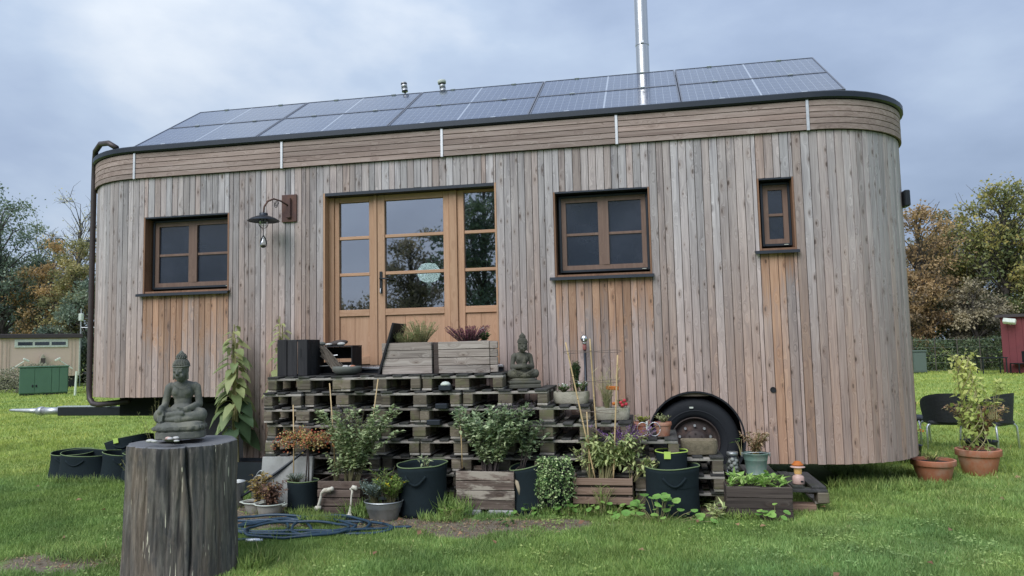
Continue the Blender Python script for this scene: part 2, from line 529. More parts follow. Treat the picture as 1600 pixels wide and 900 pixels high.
def grass_mat():
    n = NT('grass_blades')
    f = n.attr('rnd')
    p = n.pos()
    big = n.noise(p, 0.45, 4.0, 0.6)
    mid = n.noise(p, 2.1, 4.0, 0.65)
    a = n.ramp(f, (0.0, (0.095, 0.185, 0.060)), (0.5, (0.190, 0.320, 0.108)), (0.88, (0.30, 0.42, 0.16)), (1.0, (0.46, 0.44, 0.26)))
    col = n.mix(n.rng(big, 0.30, 0.60), a, n.mix(1.0, a, (1.25, 1.08, 0.88), 'MULTIPLY'))
    col = n.scale(col, n.rng(mid, 0.3, 0.7, 0.80, 1.30))
    dry = n.rng(n.math('ADD', n.sep(p)[1], n.math('MULTIPLY', big, 3.0)), 0.5, 5.0)  # blades get lighter and yellower towards the back, like the ground
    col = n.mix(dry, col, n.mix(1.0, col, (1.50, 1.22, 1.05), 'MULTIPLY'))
    b = n.bsdf(col, 0.55, spec=0.3)
    tr = n.new('ShaderNodeBsdfTranslucent')
    n.put(tr.inputs[0], col)
    m = n.new('ShaderNodeMixShader')
    m.inputs[0].default_value = 0.3
    n.t.links.new(b, m.inputs[1])
    n.t.links.new(tr.outputs[0], m.inputs[2])
    return n.done(m.outputs[0])


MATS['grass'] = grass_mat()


def stump_mat():
    n = NT('silvered_stump_wood')
    o = n.obj()
    g1 = n.noise(n.vmul(o, (34, 34, 2.6)), 1.0, 6.0, 0.7, 0.5)
    g2 = n.noise(n.vmul(o, (6, 6, 1.6)), 1.0, 6.0, 0.7, 0.9)
    col = n.ramp(g1, (0.28, (0.048, 0.042, 0.038)), (0.5, (0.125, 0.112, 0.10)), (0.72, (0.235, 0.215, 0.19)))
    col = n.mix(n.rng(g2, 0.50, 0.64, 0.0, 0.78), col, (0.062, 0.062, 0.066))
    st = n.noise(n.vmul(n.vadd(o, (3.1, 0.7, 0.3)), (5.0, 5.0, 0.55)), 1.0, 3.0, 0.6)
    col = n.mix(n.rng(st, 0.585, 0.65, 0.0, 0.8), col, (0.020, 0.021, 0.025))
    br = n.noise(n.vmul(n.vadd(o, (0.4, 1.9, 0.6)), (4.5, 4.5, 0.9)), 1.0, 4.0, 0.6)
    col = n.mix(n.rng(br, 0.48, 0.62, 0.0, 0.55), col, n.mix(1.0, col, (1.35, 1.12, 0.92), 'MULTIPLY'))
    ch = n.noise(n.vmul(o, (75, 75, 6.0)), 1.0, 2.0, 0.5)
    ch2 = n.noise(n.vmul(n.vadd(o, (1.3, 2.2, 0.0)), (9, 9, 1.4)), 1.0, 2.0, 0.5)
    f = n.math('MULTIPLY', n.rng(ch, 0.665, 0.70), n.rng(ch2, 0.50, 0.58))
    col = n.mix(f, col, (0.62, 0.58, 0.45))
    return n.done(n.bsdf(col, 0.85, bump=n.bump(n.math('ADD', g1, g2), 0.010, 0.7), spec=0.3))


MATS['stump'] = stump_mat()


def stump_top_mat():
    n = NT('stump_end_grain')
    o = n.obj()
    s = n.sep(o)
    r = n.math('SQRT', n.math('ADD', n.math('MULTIPLY', s[0], s[0]), n.math('MULTIPLY', s[1], s[1])))
    rg = n.noise(n.comb(n.math('MULTIPLY', r, 90.0), 0.0, 0.0), 1.0, 2.0)
    a = n.noise(o, 8.0, 5.0, 0.7)
    col = n.mix(n.math('MULTIPLY', n.math('ADD', rg, a), 0.5), (0.075, 0.078, 0.085), (0.20, 0.20, 0.205))
    return n.done(n.bsdf(col, 0.75, bump=n.bump(a, 0.006, 0.6)))


MATS['stump_top'] = stump_top_mat()

LEAF = {
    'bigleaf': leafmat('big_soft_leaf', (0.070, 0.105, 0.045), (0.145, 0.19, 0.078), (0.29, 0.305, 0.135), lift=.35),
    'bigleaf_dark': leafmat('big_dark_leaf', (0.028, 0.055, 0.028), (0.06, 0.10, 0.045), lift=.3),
    'shrub': leafmat('shrub_leaf', (0.065, 0.095, 0.046), (0.17, 0.215, 0.105), (0.36, 0.39, 0.23), lift=0.9),
    'bean': leafmat('dusty_shrub_leaf', (0.055, 0.085, 0.048), (0.15, 0.20, 0.105), (0.36, 0.40, 0.25), lift=0.9),
    'sage': leafmat('sage_leaf', (0.09, 0.12, 0.05), (0.20, 0.24, 0.10), (0.37, 0.39, 0.18), lift=0.9),
    'purple': leafmat('purple_spike', (0.085, 0.042, 0.11), (0.20, 0.11, 0.25), lift=0.8),
    'plumdark': leafmat('dark_plum_leaf', (0.028, 0.022, 0.032), (0.075, 0.060, 0.075), lift=0.75),
    'berry': leafmat('autumn_berry', (0.30, 0.035, 0.035), (0.48, 0.20, 0.09), (0.66, 0.56, 0.30)),
    'berry_leaf': leafmat('autumn_leaf', (0.14, 0.16, 0.055), (0.36, 0.32, 0.11), (0.40, 0.15, 0.06)),
    'ivy': leafmat('small_ivy_leaf', (0.035, 0.070, 0.028), (0.12, 0.19, 0.065), (0.46, 0.52, 0.28), lift=0.8),
    'nast': leafmat('nasturtium_leaf', (0.10, 0.22, 0.045), (0.17, 0.32, 0.075), (0.26, 0.40, 0.10)),
    'lettuce': leafmat('lettuce_leaf', (0.17, 0.30, 0.07), (0.30, 0.45, 0.12), (0.42, 0.54, 0.20)),
    'heather': leafmat('heather_bloom', (0.10, 0.030, 0.055), (0.22, 0.065, 0.105), (0.30, 0.13, 0.15)),
    'thyme': leafmat('thyme_leaf', (0.14, 0.18, 0.075), (0.25, 0.29, 0.13), (0.36, 0.38, 0.20)),
    'conifer': leafmat('dwarf_conifer', (0.018, 0.050, 0.020), (0.045, 0.095, 0.035)),
    'white': leafmat('white_bloom', (0.55, 0.58, 0.52), (0.80, 0.82, 0.80)),
    'green': leafmat('mid_green_leaf', (0.045, 0.10, 0.03), (0.10, 0.18, 0.055)),
    'bluegreen': leafmat('blue_green_leaf', (0.11, 0.15, 0.125), (0.22, 0.275, 0.24)),
    'yellow': leafmat('yellow_bloom', (0.62, 0.46, 0.03), (0.75, 0.62, 0.06)),
    'yellowgreen': leafmat('yellow_green_leaf', (0.19, 0.22, 0.04), (0.42, 0.43, 0.08)),
    'dry': leafmat('dry_brown_leaf', (0.12, 0.07, 0.04), (0.29, 0.19, 0.11), (0.46, 0.34, 0.21)),
    'drygold': leafmat('dry_golden_leaf', (0.16, 0.13, 0.045), (0.36, 0.28, 0.10), (0.42, 0.27, 0.10)),
    'dryred': leafmat('dry_maroon_leaf', (0.075, 0.04, 0.03), (0.17, 0.095, 0.065), (0.26, 0.16, 0.11)),
    'straw': leafmat('straw_grass', (0.30, 0.29, 0.13), (0.48, 0.45, 0.24)),
    'wildgrass': leafmat('rank_grass', (0.085, 0.16, 0.03), (0.17, 0.26, 0.055), (0.28, 0.33, 0.10)),
    'twiner': leafmat('twiner_leaf', (0.13, 0.17, 0.045), (0.26, 0.30, 0.08), (0.42, 0.42, 0.15), lift=.6),
    'rusty': leafmat('rusty_shrub_leaf', (0.17, 0.17, 0.07), (0.34, 0.25, 0.12), (0.38, 0.18, 0.11), lift=.6),
    'orange': leafmat('orange_bloom', (0.50, 0.16, 0.035), (0.65, 0.30, 0.06)),
    'fallen': leafmat('fallen_leaf', (0.17, 0.085, 0.05), (0.36, 0.22, 0.13)),
    't_dark': leafmat('tree_dark_green', (0.034, 0.050, 0.038), (0.072, 0.095, 0.066), (0.125, 0.145, 0.095), lift=1.35),  # tree leaf colours from here are lifted to stand in for distance haze
    't_orange': leafmat('tree_orange', (0.085, 0.068, 0.034), (0.18, 0.118, 0.052), (0.235, 0.155, 0.068), lift=1.35),
    't_yellow': leafmat('tree_yellow_green', (0.055, 0.062, 0.030), (0.112, 0.108, 0.048), (0.185, 0.155, 0.066), lift=1.35),
    't_olive': leafmat('tree_olive', (0.050, 0.058, 0.026), (0.115, 0.110, 0.045), (0.20, 0.165, 0.062), lift=1.35),
    't_brown': leafmat('tree_brown', (0.062, 0.045, 0.026), (0.155, 0.105, 0.052), (0.24, 0.16, 0.075), lift=1.35),
    't_oak': leafmat('tree_oak_green', (0.045, 0.058, 0.024), (0.11, 0.115, 0.040), (0.21, 0.165, 0.05), lift=1.35),
    't_birch': leafmat('tree_birch_pale', (0.17, 0.16, 0.085), (0.30, 0.27, 0.15), lift=1.35),
    't_greyb': leafmat('tree_grey_brown', (0.055, 0.050, 0.036), (0.12, 0.105, 0.070), (0.19, 0.16, 0.10), lift=1.35),
    'hedge': leafmat('dark_hedge', (0.022, 0.036, 0.022), (0.055, 0.078, 0.040), (0.10, 0.115, 0.055), lift=0.7),
    'weed': leafmat('grey_weed', (0.14, 0.14, 0.095), (0.28, 0.265, 0.185)),
    'fennel': leafmat('fennel_frond', (0.10, 0.13, 0.045), (0.25, 0.26, 0.09)),
}
MATS.update(LEAF)

# ------------------------------------------------------------------ geometry helpers


class MB:
    def __init__(s):
        s.v, s.f = [], []

    def add(s, vs, fs, M=None):
        b = len(s.v)
        s.v += [tuple(M @ Vector(p)) if M else tuple(p) for p in vs]
        s.f += [tuple(i + b for i in f) for f in fs]
        return s

    def box(s, x0, x1, y0, y1, z0, z1, c=0.0, M=None):
        if c <= 0:
            vs = [(x, y, z) for z in (z0, z1) for y in (y0, y1) for x in (x0, x1)]
            fs = [(0, 2, 3, 1), (4, 5, 7, 6), (0, 1, 5, 4), (1, 3, 7, 5), (3, 2, 6, 7), (2, 0, 4, 6)]
            return s.add(vs, fs, M)
        # chamfered box: 24 vertices
        vs = []
        for sx, X in ((1, x0), (-1, x1)):
            for sy, Y in ((1, y0), (-1, y1)):
                for sz, Z in ((1, z0), (-1, z1)):
                    vs += [(X, Y + sy * c, Z + sz * c), (X + sx * c, Y, Z + sz * c), (X + sx * c, Y + sy * c, Z)]
        def q(a, b, d, k):
            return ((a * 4 + b * 2 + d) * 3 + k)
        fs = [(q(0, 0, 0, 0), q(0, 0, 1, 0), q(0, 1, 1, 0), q(0, 1, 0, 0)), (q(1, 0, 0, 0), q(1, 1, 0, 0), q(1, 1, 1, 0), q(1, 0, 1, 0)),
              (q(0, 0, 0, 1), q(1, 0, 0, 1), q(1, 0, 1, 1), q(0, 0, 1, 1)), (q(0, 1, 0, 1), q(0, 1, 1, 1), q(1, 1, 1, 1), q(1, 1, 0, 1)),
              (q(0, 0, 0, 2), q(0, 1, 0, 2), q(1, 1, 0, 2), q(1, 0, 0, 2)), (q(0, 0, 1, 2), q(1, 0, 1, 2), q(1, 1, 1, 2), q(0, 1, 1, 2))]
        for a in (0, 1):
            for b in (0, 1):
                fs.append((q(a, b, 0, 0), q(a, b, 0, 1), q(a, b, 1, 1), q(a, b, 1, 0)))
                fs.append((q(a, 0, b, 0), q(a, 0, b, 2), q(a, 1, b, 2), q(a, 1, b, 0)))
                fs.append((q(0, a, b, 1), q(0, a, b, 2), q(1, a, b, 2), q(1, a, b, 1)))
        for a in (0, 1):
            for b in (0, 1):
                for d in (0, 1):
                    fs.append((q(a, b, d, 0), q(a, b, d, 1), q(a, b, d, 2)))
        return s.add(vs, fs, M)

    def tube(s, pts, rad, n=8, caps=True, M=None):
        pts = [Vector(p) for p in pts]
        if not hasattr(rad, '__len__'):
            rad = [rad] * len(pts)
        b = []
        prev = None
        vs, fs = [], []
        for i, p in enumerate(pts):
            t = (pts[min(i + 1, len(pts) - 1)] - pts[max(i - 1, 0)])
            t = t.normalized() if t.length > 1e-9 else Vector((0, 0, 1))
            if prev is None:
                prev = t.orthogonal().normalized()
            a = (prev - t * prev.dot(t))
            a = a.normalized() if a.length > 1e-6 else t.orthogonal().normalized()
            prev = a
            c = t.cross(a)
            for k in range(n):
                w = 2 * PI * k / n
                vs.append(p + (a * math.cos(w) + c * math.sin(w)) * rad[i])
        for i in range(len(pts) - 1):
            for k in range(n):
                k2 = (k + 1) % n
                fs.append((i * n + k, i * n + k2, (i + 1) * n + k2, (i + 1) * n + k))
        if caps:
            fs.append(tuple(reversed(range(n))))
            fs.append(tuple((len(pts) - 1) * n + k for k in range(n)))
        return s.add(vs, fs, M)

    def lathe(s, prof, n=24, M=None, caps=True):
        vs, fs = [], []
        for r, z in prof:
            for k in range(n):
                a = 2 * PI * k / n
                vs.append((r * math.cos(a), r * math.sin(a), z))
        for i in range(len(prof) - 1):
            for k in range(n):
                k2 = (k + 1) % n
                fs.append((i * n + k, i * n + k2, (i + 1) * n + k2, (i + 1) * n + k))
        if caps and prof[0][0] > 1e-6:
            fs.append(tuple(reversed(range(n))))
        if caps and prof[-1][0] > 1e-6:
            fs.append(tuple((len(prof) - 1) * n + k for k in range(n)))
        return s.add(vs, fs, M)

    def ball(s, c, r, n=10, m=7, M=None):
        if not hasattr(r, '__len__'):
            r = (r, r, r)
        vs, fs = [], []
        for i in range(m + 1):
            a = PI * i / m
            for k in range(n):
                b = 2 * PI * k / n
                vs.append((c[0] + r[0] * math.sin(a) * math.cos(b), c[1] + r[1] * math.sin(a) * math.sin(b), c[2] + r[2] * math.cos(a)))
        for i in range(m):
            for k in range(n):
                k2 = (k + 1) % n
                fs.append((i * n + k, (i + 1) * n + k, (i + 1) * n + k2, i * n + k2))
        return s.add(vs, fs, M)

    def mesh(s, name, smooth=False):
        me = bpy.data.meshes.new(name)
        me.from_pydata(s.v, [], s.f)
        me.validate(clean_customdata=False)
        if smooth:
            me.polygons.foreach_set('use_smooth', [True] * len(me.polygons))
        me.update()
        return me

    def build(s, name, mat, parent=None, smooth=False, loc=None, rot=None):
        return put(name, s.mesh(name, smooth), mat, parent, loc, rot)


def put(name, me, mat, parent=None, loc=None, rot=None):
    o = bpy.data.objects.new(name, me)
    C.objects.link(o)
    if mat is not None and len(me.materials) == 0:
        me.materials.append(MATS[mat] if isinstance(mat, str) else mat)
    if parent is not None:
        o.parent = parent
    if loc is not None:
        o.location = loc
    if rot is not None:
        o.rotation_euler = rot
    return o


def autosmooth(o, ang=40):
    me = o.data
    me.polygons.foreach_set('use_smooth', [True] * len(me.polygons))
    me.set_sharp_from_angle(angle=R(ang))
    return o


def tag(o, label, cat, group=None):
    o['label'] = label
    o['category'] = cat
    if group:
        o['group'] = group
    return o


def thing(name, label, cat, loc=(0, 0, 0), rz=0.0, group=None, tilt=(0, 0)):
    o = bpy.data.objects.new(name, None)
    o.empty_display_size = 0.1
    C.objects.link(o)
    o.location = loc
    o.rotation_euler = (tilt[0], tilt[1], rz)
    return tag(o, label, cat, group)


def structure(o):
    o['kind'] = 'structure'
    return o


def U(a, b):
    return random.uniform(a, b)


# --- leaves in bulk -------------------------------------------------


class LF:
    """collects leaf-sized faces; each leaf is folded along its midrib"""

    def __init__(s):
        s.V, s.F, s.A, s.nv = [], [], [], 0

    def leaves(s, P, D, Nn, ln, wd, fold=0.12, curl=0.0, shape='leaf', rnd=None):
        P, D, Nn = (np.asarray(a, float).reshape(-1, 3) for a in (P, D, Nn))
        n = len(P)
        ln = np.broadcast_to(np.asarray(ln, float), (n,))[:, None]
        wd = np.broadcast_to(np.asarray(wd, float), (n,))[:, None]
        D = D / (np.linalg.norm(D, axis=1, keepdims=True) + 1e-9)
        S = np.cross(D, Nn)
        S = S / (np.linalg.norm(S, axis=1, keepdims=True) + 1e-9)
        Q = np.cross(S, D)
        if shape == 'tiny':
            vs = [P, P + D * ln * .5 + S * wd * .5, P + D * ln, P + D * ln * .5 - S * wd * .5]
            fs = [(0, 1, 2, 3)]
        elif shape == 'round':
            vs, k = [P + D * ln * .5 - Q * wd * .08], 8
            for i in range(k):
                a = 2 * PI * i / k
                vs.append(P + D * ln * (.5 - .5 * math.cos(a)) + S * wd * .5 * math.sin(a) + Q * wd * fold * math.sin(a * 2))
            fs = [(0, 1 + i, 1 + (i + 1) % k) for i in range(k)]
        elif shape == 'heart':
            vs = [P, P + D * ln * .5 - Q * ln * .02, P + D * ln - Q * ln * curl,
                  P - D * ln * .06 + S * wd * .30 + Q * wd * fold, P + D * ln * .25 + S * wd * .5 + Q * wd * fold, P + D * ln * .65 + S * wd * .30 + Q * (wd * fold * .6 - ln * curl * .4),
                  P - D * ln * .06 - S * wd * .30 + Q * wd * fold, P + D * ln * .25 - S * wd * .5 + Q * wd * fold, P + D * ln * .65 - S * wd * .30 + Q * (wd * fold * .6 - ln * curl * .4)]
            fs = [(0, 3, 4, 1), (1, 4, 5, 2), (0, 1, 7, 6), (1, 2, 8, 7)]
        else:
            vs = [P, P + D * ln * .42 + S * wd * .5 + Q * wd * fold, P + D * ln - Q * ln * curl, P + D * ln * .42 - S * wd * .5 + Q * wd * fold, P + D * ln * .45 - Q * ln * curl * .2]
            fs = [(0, 1, 4), (1, 2, 4), (2, 3, 4), (3, 0, 4)]
        k = len(vs)
        s.V.append(np.stack(vs, 1).reshape(-1, 3))
        base = s.nv + np.arange(n)[:, None] * k
        for f in fs:
            s.F.append(base + np.array(f)[None, :])
        rr = rng.random(n) if rnd is None else np.asarray(rnd)
        s.A.append(np.repeat(rr, k))
        s.nv += n * k
        return s

    def mesh(s, name):
        me = bpy.data.meshes.new(name)
        if not s.V:
            return me
        V = np.concatenate(s.V)
        A = np.concatenate(s.A)
        groups = {}
        for f in s.F:
            groups.setdefault(f.shape[1], []).append(f)
        loops, starts, tot = [], [], 0
        for k, fl in groups.items():
            a = np.concatenate(fl)
            loops.append(a.ravel())
            starts.append(tot + np.arange(len(a)) * k)
            tot += a.size
        loops = np.concatenate(loops).astype(np.int32)
        starts = np.concatenate(starts).astype(np.int32)
        me.vertices.add(len(V))
        me.vertices.foreach_set('co', V.astype(np.float32).ravel())
        me.loops.add(len(loops))
        me.loops.foreach_set('vertex_index', loops)
        me.polygons.add(len(starts))
        me.polygons.foreach_set('loop_start', starts)
        at = me.attributes.new('rnd', 'FLOAT', 'POINT')
        at.data.foreach_set('value', A.astype(np.float32))
        me.update(calc_edges=True)
        return me

    def build(s, name, mat, parent=None, loc=None):
        return put(name, s.mesh(name), mat, parent, loc)


def unit(n):
    v = rng.normal(size=(n, 3))
    return v / np.linalg.norm(v, axis=1, keepdims=True)


def sprig(lf, mb, base, height, spread, stems, per, ln, wd, start=0.25, droop=0.0, up=0.5, srad=0.004, lean=(0, 0), shape='leaf', fold=0.12, curl=0.1, jit=0.25, flat=1.0, bend=0.3):
    """stems rising from base and fanning out, leaves set along them"""
    base = np.asarray(base, float)
    for _ in range(stems):
        a = U(0, 2 * PI)
        rr = spread * math.sqrt(random.random())
        h = height * U(0.7, 1.05)
        tip = base + np.array([rr * math.cos(a) + lean[0], rr * math.sin(a) * flat + lean[1], h])
        b0 = base + np.array([math.cos(a) * spread * .18 * random.random(), math.sin(a) * spread * .18 * flat * random.random(), 0])
        midp = (b0 + tip) / 2 + np.array([-math.cos(a) * rr * bend, -math.sin(a) * rr * bend * flat, h * .08])
        ts = np.linspace(0, 1, 7)[:, None]
        crv = (1 - ts) ** 2 * b0 + 2 * ts * (1 - ts) * midp + ts ** 2 * tip
        if mb is not None:
            mb.tube(crv.tolist(), [srad * (1 - .6 * t) for t in ts[:, 0]], 5, False)
        k = max(1, int(per * U(.7, 1.3)))
        t = start + (1 - start) * rng.random(k)
        t = t[:, None]
        P = (1 - t) ** 2 * b0 + 2 * t * (1 - t) * midp + t ** 2 * tip
        dr = unit(k)
        dr[:, 2] = dr[:, 2] * .4 + up - droop
        P = P + unit(k) * ln * jit
        Nn = unit(k) * .5 + np.array([0, 0, 1.0])
        lf.leaves(P, dr, Nn, ln * (0.6 + .6 * rng.random(k)), wd * (0.6 + .6 * rng.random(k)), fold, curl, shape)


def noise1(k, seed):
    r = np.random.default_rng(seed)
    ph = r.random(6) * 6.28
    am = r.random(6) / np.arange(1, 7)
    return lambda a: sum(am[i] * math.sin((i + 1) * k * a + ph[i]) for i in range(6))


# ------------------------------------------------------------------ ground and lawn
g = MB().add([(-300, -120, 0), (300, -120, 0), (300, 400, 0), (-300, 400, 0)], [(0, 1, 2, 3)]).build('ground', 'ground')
structure(g)


def vnoise(x, y, s, seed):
    r = np.random.default_rng(seed)
    g_ = r.random((64, 64))
    x, y = x * s, y * s
    xi, yi = np.floor(x).astype(int), np.floor(y).astype(int)
    fx, fy = x - xi, y - yi
    fx, fy = fx * fx * (3 - 2 * fx), fy * fy * (3 - 2 * fy)
    G = lambda a, b: g_[a % 64, b % 64]
    return (G(xi, yi) * (1 - fx) + G(xi + 1, yi) * fx) * (1 - fy) + (G(xi, yi + 1) * (1 - fx) + G(xi + 1, yi + 1) * fx) * fy


def lawn():
    lf = LF()
    def zone(x0, x1, y0, y1, dens, h, w, keep=None):
        n = int((x1 - x0) * (y1 - y0) * dens)
        x = x0 + (x1 - x0) * rng.random(n)
        y = y0 + (y1 - y0) * rng.random(n)
        m = np.full(n, 9.0)
        for (cx, cy, rx, ry) in PATCH:
            m = np.minimum(m, np.hypot((x - cx) / rx, (y - cy) / ry))
        m = m + (vnoise(x, y, 4.0, 3) - .5) * 1.0
        ok = (m > 1.0) | (rng.random(n) < 0.035)
        ok &= ~((x > 1.6) & (x < 8.2) & (y > 0.15) & (y < 2.3))
        ok &= np.hypot(x - 2.94, y + 3.23) > 0.36
        if keep is not None:
            ok &= keep(x, y)
        x, y = x[ok], y[ok]
        n = len(x)
        cl = vnoise(x, y, 2.3, 5) * .6 + vnoise(x, y, 7.0, 6) * .6
        hh = h * (0.35 + 0.95 * cl) * (0.5 + .75 * rng.random(n)) * np.where(rng.random(n) > .985, 1.9, 1.0)
        P = np.stack([x, y, np.zeros(n)], 1)
        a = rng.random(n) * 2 * PI
        tilt = 0.25 + 0.65 * rng.random(n)
        D = np.stack([np.cos(a) * tilt, np.sin(a) * tilt, np.ones(n)], 1)
        Nn = unit(n)
        rr = np.clip(0.20 + 0.5 * rng.random(n) + 0.45 * (vnoise(x, y, 1.3, 8) - .5) + 0.25 * (rng.random(n) > .965), 0, 1)
        lf.leaves(P, D, Nn, hh * 1.15, w * (.7 + .6 * rng.random(n)), shape='tiny', rnd=rr)
    camx, camy = 6.31, -8.11
    def fov(x, y):
        d = np.arctan2(x - camx, y - camy) - R(-10.69)
        return np.abs(d) < R(47)
    zone(-3.0, 10.8, -4.3, -1.0, 8600, 0.048, 0.0055, fov)
    zone(-6.0, 13.5, -1.0, 0.6, 4800, 0.055, 0.007, fov)
    zone(-12, 19, 0.6, 4.0, 1400, 0.06, 0.010, lambda x, y: fov(x, y) & ((x < 0.5) | (x > 8.3)))
    zone(-19, 26, 4.0, 11.0, 420, 0.065, 0.016, lambda x, y: fov(x, y) & ((x < -1.5) | (x > 9.0)))
    zone(-34, 34, 11.0, 30.0, 110, 0.07, 0.03, lambda x, y: fov(x, y) & ((x < -5) | (x > 11)))
    # side strips so the lawn goes on outside the frame
    zone(-1.0, 13.0, -4.8, -1.0, 1500, 0.055, 0.009, lambda x, y: ~fov(x, y))
    # rank tufts along pots and pallets
    for (cx, cy, rx, ry, n, h) in ((4.42, -1.32, .20, .12, 190, .22), (4.36, -1.50, .22, .08, 220, .10), (3.30, -1.75, .20, .08, 500, .11), (3.05, -1.55, .15, .06, 200, .12), (5.95, -1.02, .16, .05, 160, .20), (7.0, -1.20, .18, .05, 220, .10),
                                   (8.6, 0.25, .55, .18, 900, .14), (9.3, 0.95, .3, .2, 400, .12), (-.7, -.02, .6, .06, 420, .12), (1.9, -3.0, .3, .12, 300, .12), (3.62, -1.42, .25, .08, 320, .19), (2.45, -2.85, .2, .2, 300, .14), (3.4, -3.0, .1, .2, 240, .13), (5.5, -1.2, .5, .07, 600, .12)):
        a = rng.random(n) * 2 * PI
        r_ = np.sqrt(rng.random(n))
        P = np.stack([cx + rx * r_ * np.cos(a), cy + ry * r_ * np.sin(a), np.zeros(n)], 1)
        D = np.stack([rng.normal(size=n) * .35, rng.normal(size=n) * .35, np.ones(n)], 1)
        lf.leaves(P, D, unit(n), h * (.5 + .7 * rng.random(n)), .008, shape='leaf', fold=.1, curl=.25, rnd=.3 + .6 * rng.random(n))
    for q in range(150):
        cx, cy = U(1.2, 9.5), U(-4.0, -1.2)
        if q < 40:
            cx, cy = U(6.5, 9.5), U(-2.6, -1.0)
        n = random.randint(8, 34)
        sd = U(.03, .11)
        P = np.stack([cx + rng.normal(size=n) * sd, cy + rng.normal(size=n) * sd * .8, .02 + .035 * rng.random(n)], 1)
        D = np.stack([rng.normal(size=n), rng.normal(size=n), .2 * rng.normal(size=n)], 1)
        lf.leaves(P, D, np.stack([.3 * rng.normal(size=n), .3 * rng.normal(size=n) - .3, np.ones(n)], 1), .020 * (.6 + .8 * rng.random(n)), .018, shape='leaf', fold=.1, rnd=.55 + .35 * rng.random(n))
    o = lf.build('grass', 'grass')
    o['kind'] = 'stuff'
    o['label'] = 'short green lawn grass around the wooden wagon'
    o['category'] = 'grass'


lawn()


def debris():
    lf = LF()
    for (cx, cy, rx, ry) in PATCH:
        n = int(2600 * rx * ry)
        a = rng.random(n) * 2 * PI
        r_ = np.sqrt(rng.random(n)) * 1.1
        P = np.stack([cx + rx * r_ * np.cos(a), cy + ry * r_ * np.sin(a), .004 + .010 * rng.random(n)], 1)
        D = np.stack([rng.normal(size=n), rng.normal(size=n), .25 * rng.normal(size=n)], 1)
        lf.leaves(P, D, np.stack([.5 * rng.normal(size=n), .5 * rng.normal(size=n), np.ones(n)], 1), .012 + .045 * rng.random(n) ** 3, .006 + .012 * rng.random(n) ** 2, shape='leaf', fold=.25, curl=.15)
    o = lf.build('leaf_litter', 'dry')
    o['kind'] = 'stuff'
    o['label'] = 'dry leaf and straw crumbs on the bare soil before the crates'
    o['category'] = 'leaf litter'


debris()

# ------------------------------------------------------------------ the wagon
XL, XR, RAD = 0.0, 8.02, 1.17
Z_TOP, Z_LOW, Z_HIGH, X_STEP = 3.77, 0.30, 1.05, 1.50
ARCH = (6.72, 0.55, 0.505)
wagon = thing('wooden_wagon', 'long grey larch clad tiny house wagon with rounded ends and solar roof', 'tiny house', (0, 0, 0))
OPEN = [(0.127, 1.293, 2.325, 3.277, 'w'), (2.52, 4.62, 1.39, 3.435, 'd'), (5.272, 6.33, 2.325, 3.28, 'w'), (7.458, 7.828, 2.52, 3.293, 'w')]


def outline(s, r=RAD):
    """point and outward normal at arc length s measured from the left end of the straight front (X=0)"""
    if s < 0:
        a = -s / RAD
        n = Vector((-math.sin(a), -math.cos(a), 0))
        return Vector((XL, RAD, 0)) + n * r, n
    if s > XR - XL:
        a = (s - (XR - XL)) / RAD
        n = Vector((math.sin(a), -math.cos(a), 0))
        return Vector((XR, RAD, 0)) + n * r, n
    return Vector((XL + s, RAD - r, 0)), Vector((0, -1, 0))


def board_mesh(w, zb0, zb1, zt, t=0.022, c=0.003):
    h = w / 2
    vs = []
    for z0, z1 in ((zb0, zb1), (zt, zt)):
        zl, zr = z0, z1
        vs += [(-h, t, zl), (-h, c, zl), (-h + c, 0, zl + (zr - zl) * c / w), (h - c, 0, zr), (h, c, zr), (h, t, zr)]
    fs = [(i, i + 1, i + 7, i + 6) for i in range(5)] + [(5, 0, 6, 11), tuple(range(6, 12)), tuple(reversed(range(6)))]
    m = MB()
    m.v, m.f = vs, [tuple(reversed(f)) for f in fs]
    return m.mesh('board')


def arch_z(x):
    d = ARCH[2] ** 2 - (x - ARCH[0]) ** 2
    return ARCH[1] + math.sqrt(d) if d > 0 else Z_LOW


cuts = sorted([o[0] for o in OPEN] + [o[1] for o in OPEN] + [X_STEP])
s = -RAD * 2.05
send = XR + RAD * 2.05
BOARDS = 0
while s < send:
    w = random.choice((.078, .083, .083, .086, .09, .070)) if random.random() > .07 else .052
    for cu in cuts:
        if s + 0.02 < cu < s + w + 0.025:
            w = cu - s
            break
    sc = s + w / 2
    p, nrm = outline(sc)
    zlow = Z_HIGH if sc < X_STEP else Z_LOW
    za, zb = zlow, zlow
    if abs(sc - ARCH[0]) < ARCH[2] + w:
        za, zb = max(arch_z(sc - w / 2), Z_LOW), max(arch_z(sc + w / 2), Z_LOW)
    spans = [(za, zb, Z_TOP, None)]
    for (a, b, z0, z1, k) in OPEN:
        if a - 1e-4 < sc < b:
            spans = [(z1, z1, Z_TOP, None)]
            if k == 'w':
                spans.append((za, zb, z0 - 0.005, z0))
            else:
                spans.append((za, zb, z0 - 0.005, None))
    ang = math.atan2(nrm.x, -nrm.y)
    for (q0, q1, zt, sill) in spans:
        if zt - max(q0, q1) < 0.03:
            continue
        o = put('board', board_mesh(w - 0.0055, q0 + U(-.004, .004), q1 + U(-.004, .004), zt), 'clad', wagon, p - nrm * U(0, .004), (0, 0, ang))
        o['warm'] = max(0.0, random.gauss(0.07, 0.14)) + (0.16 if random.random() < .10 else 0)
        o['sill'] = sill if sill else 9.0
        o['fresh'] = U(.5, .95) if sill else 0.0
        o['fade'] = (.70 if sc > 7.3 else 1.05) * U(.75, 1.2)
        BOARDS += 1
    s += w


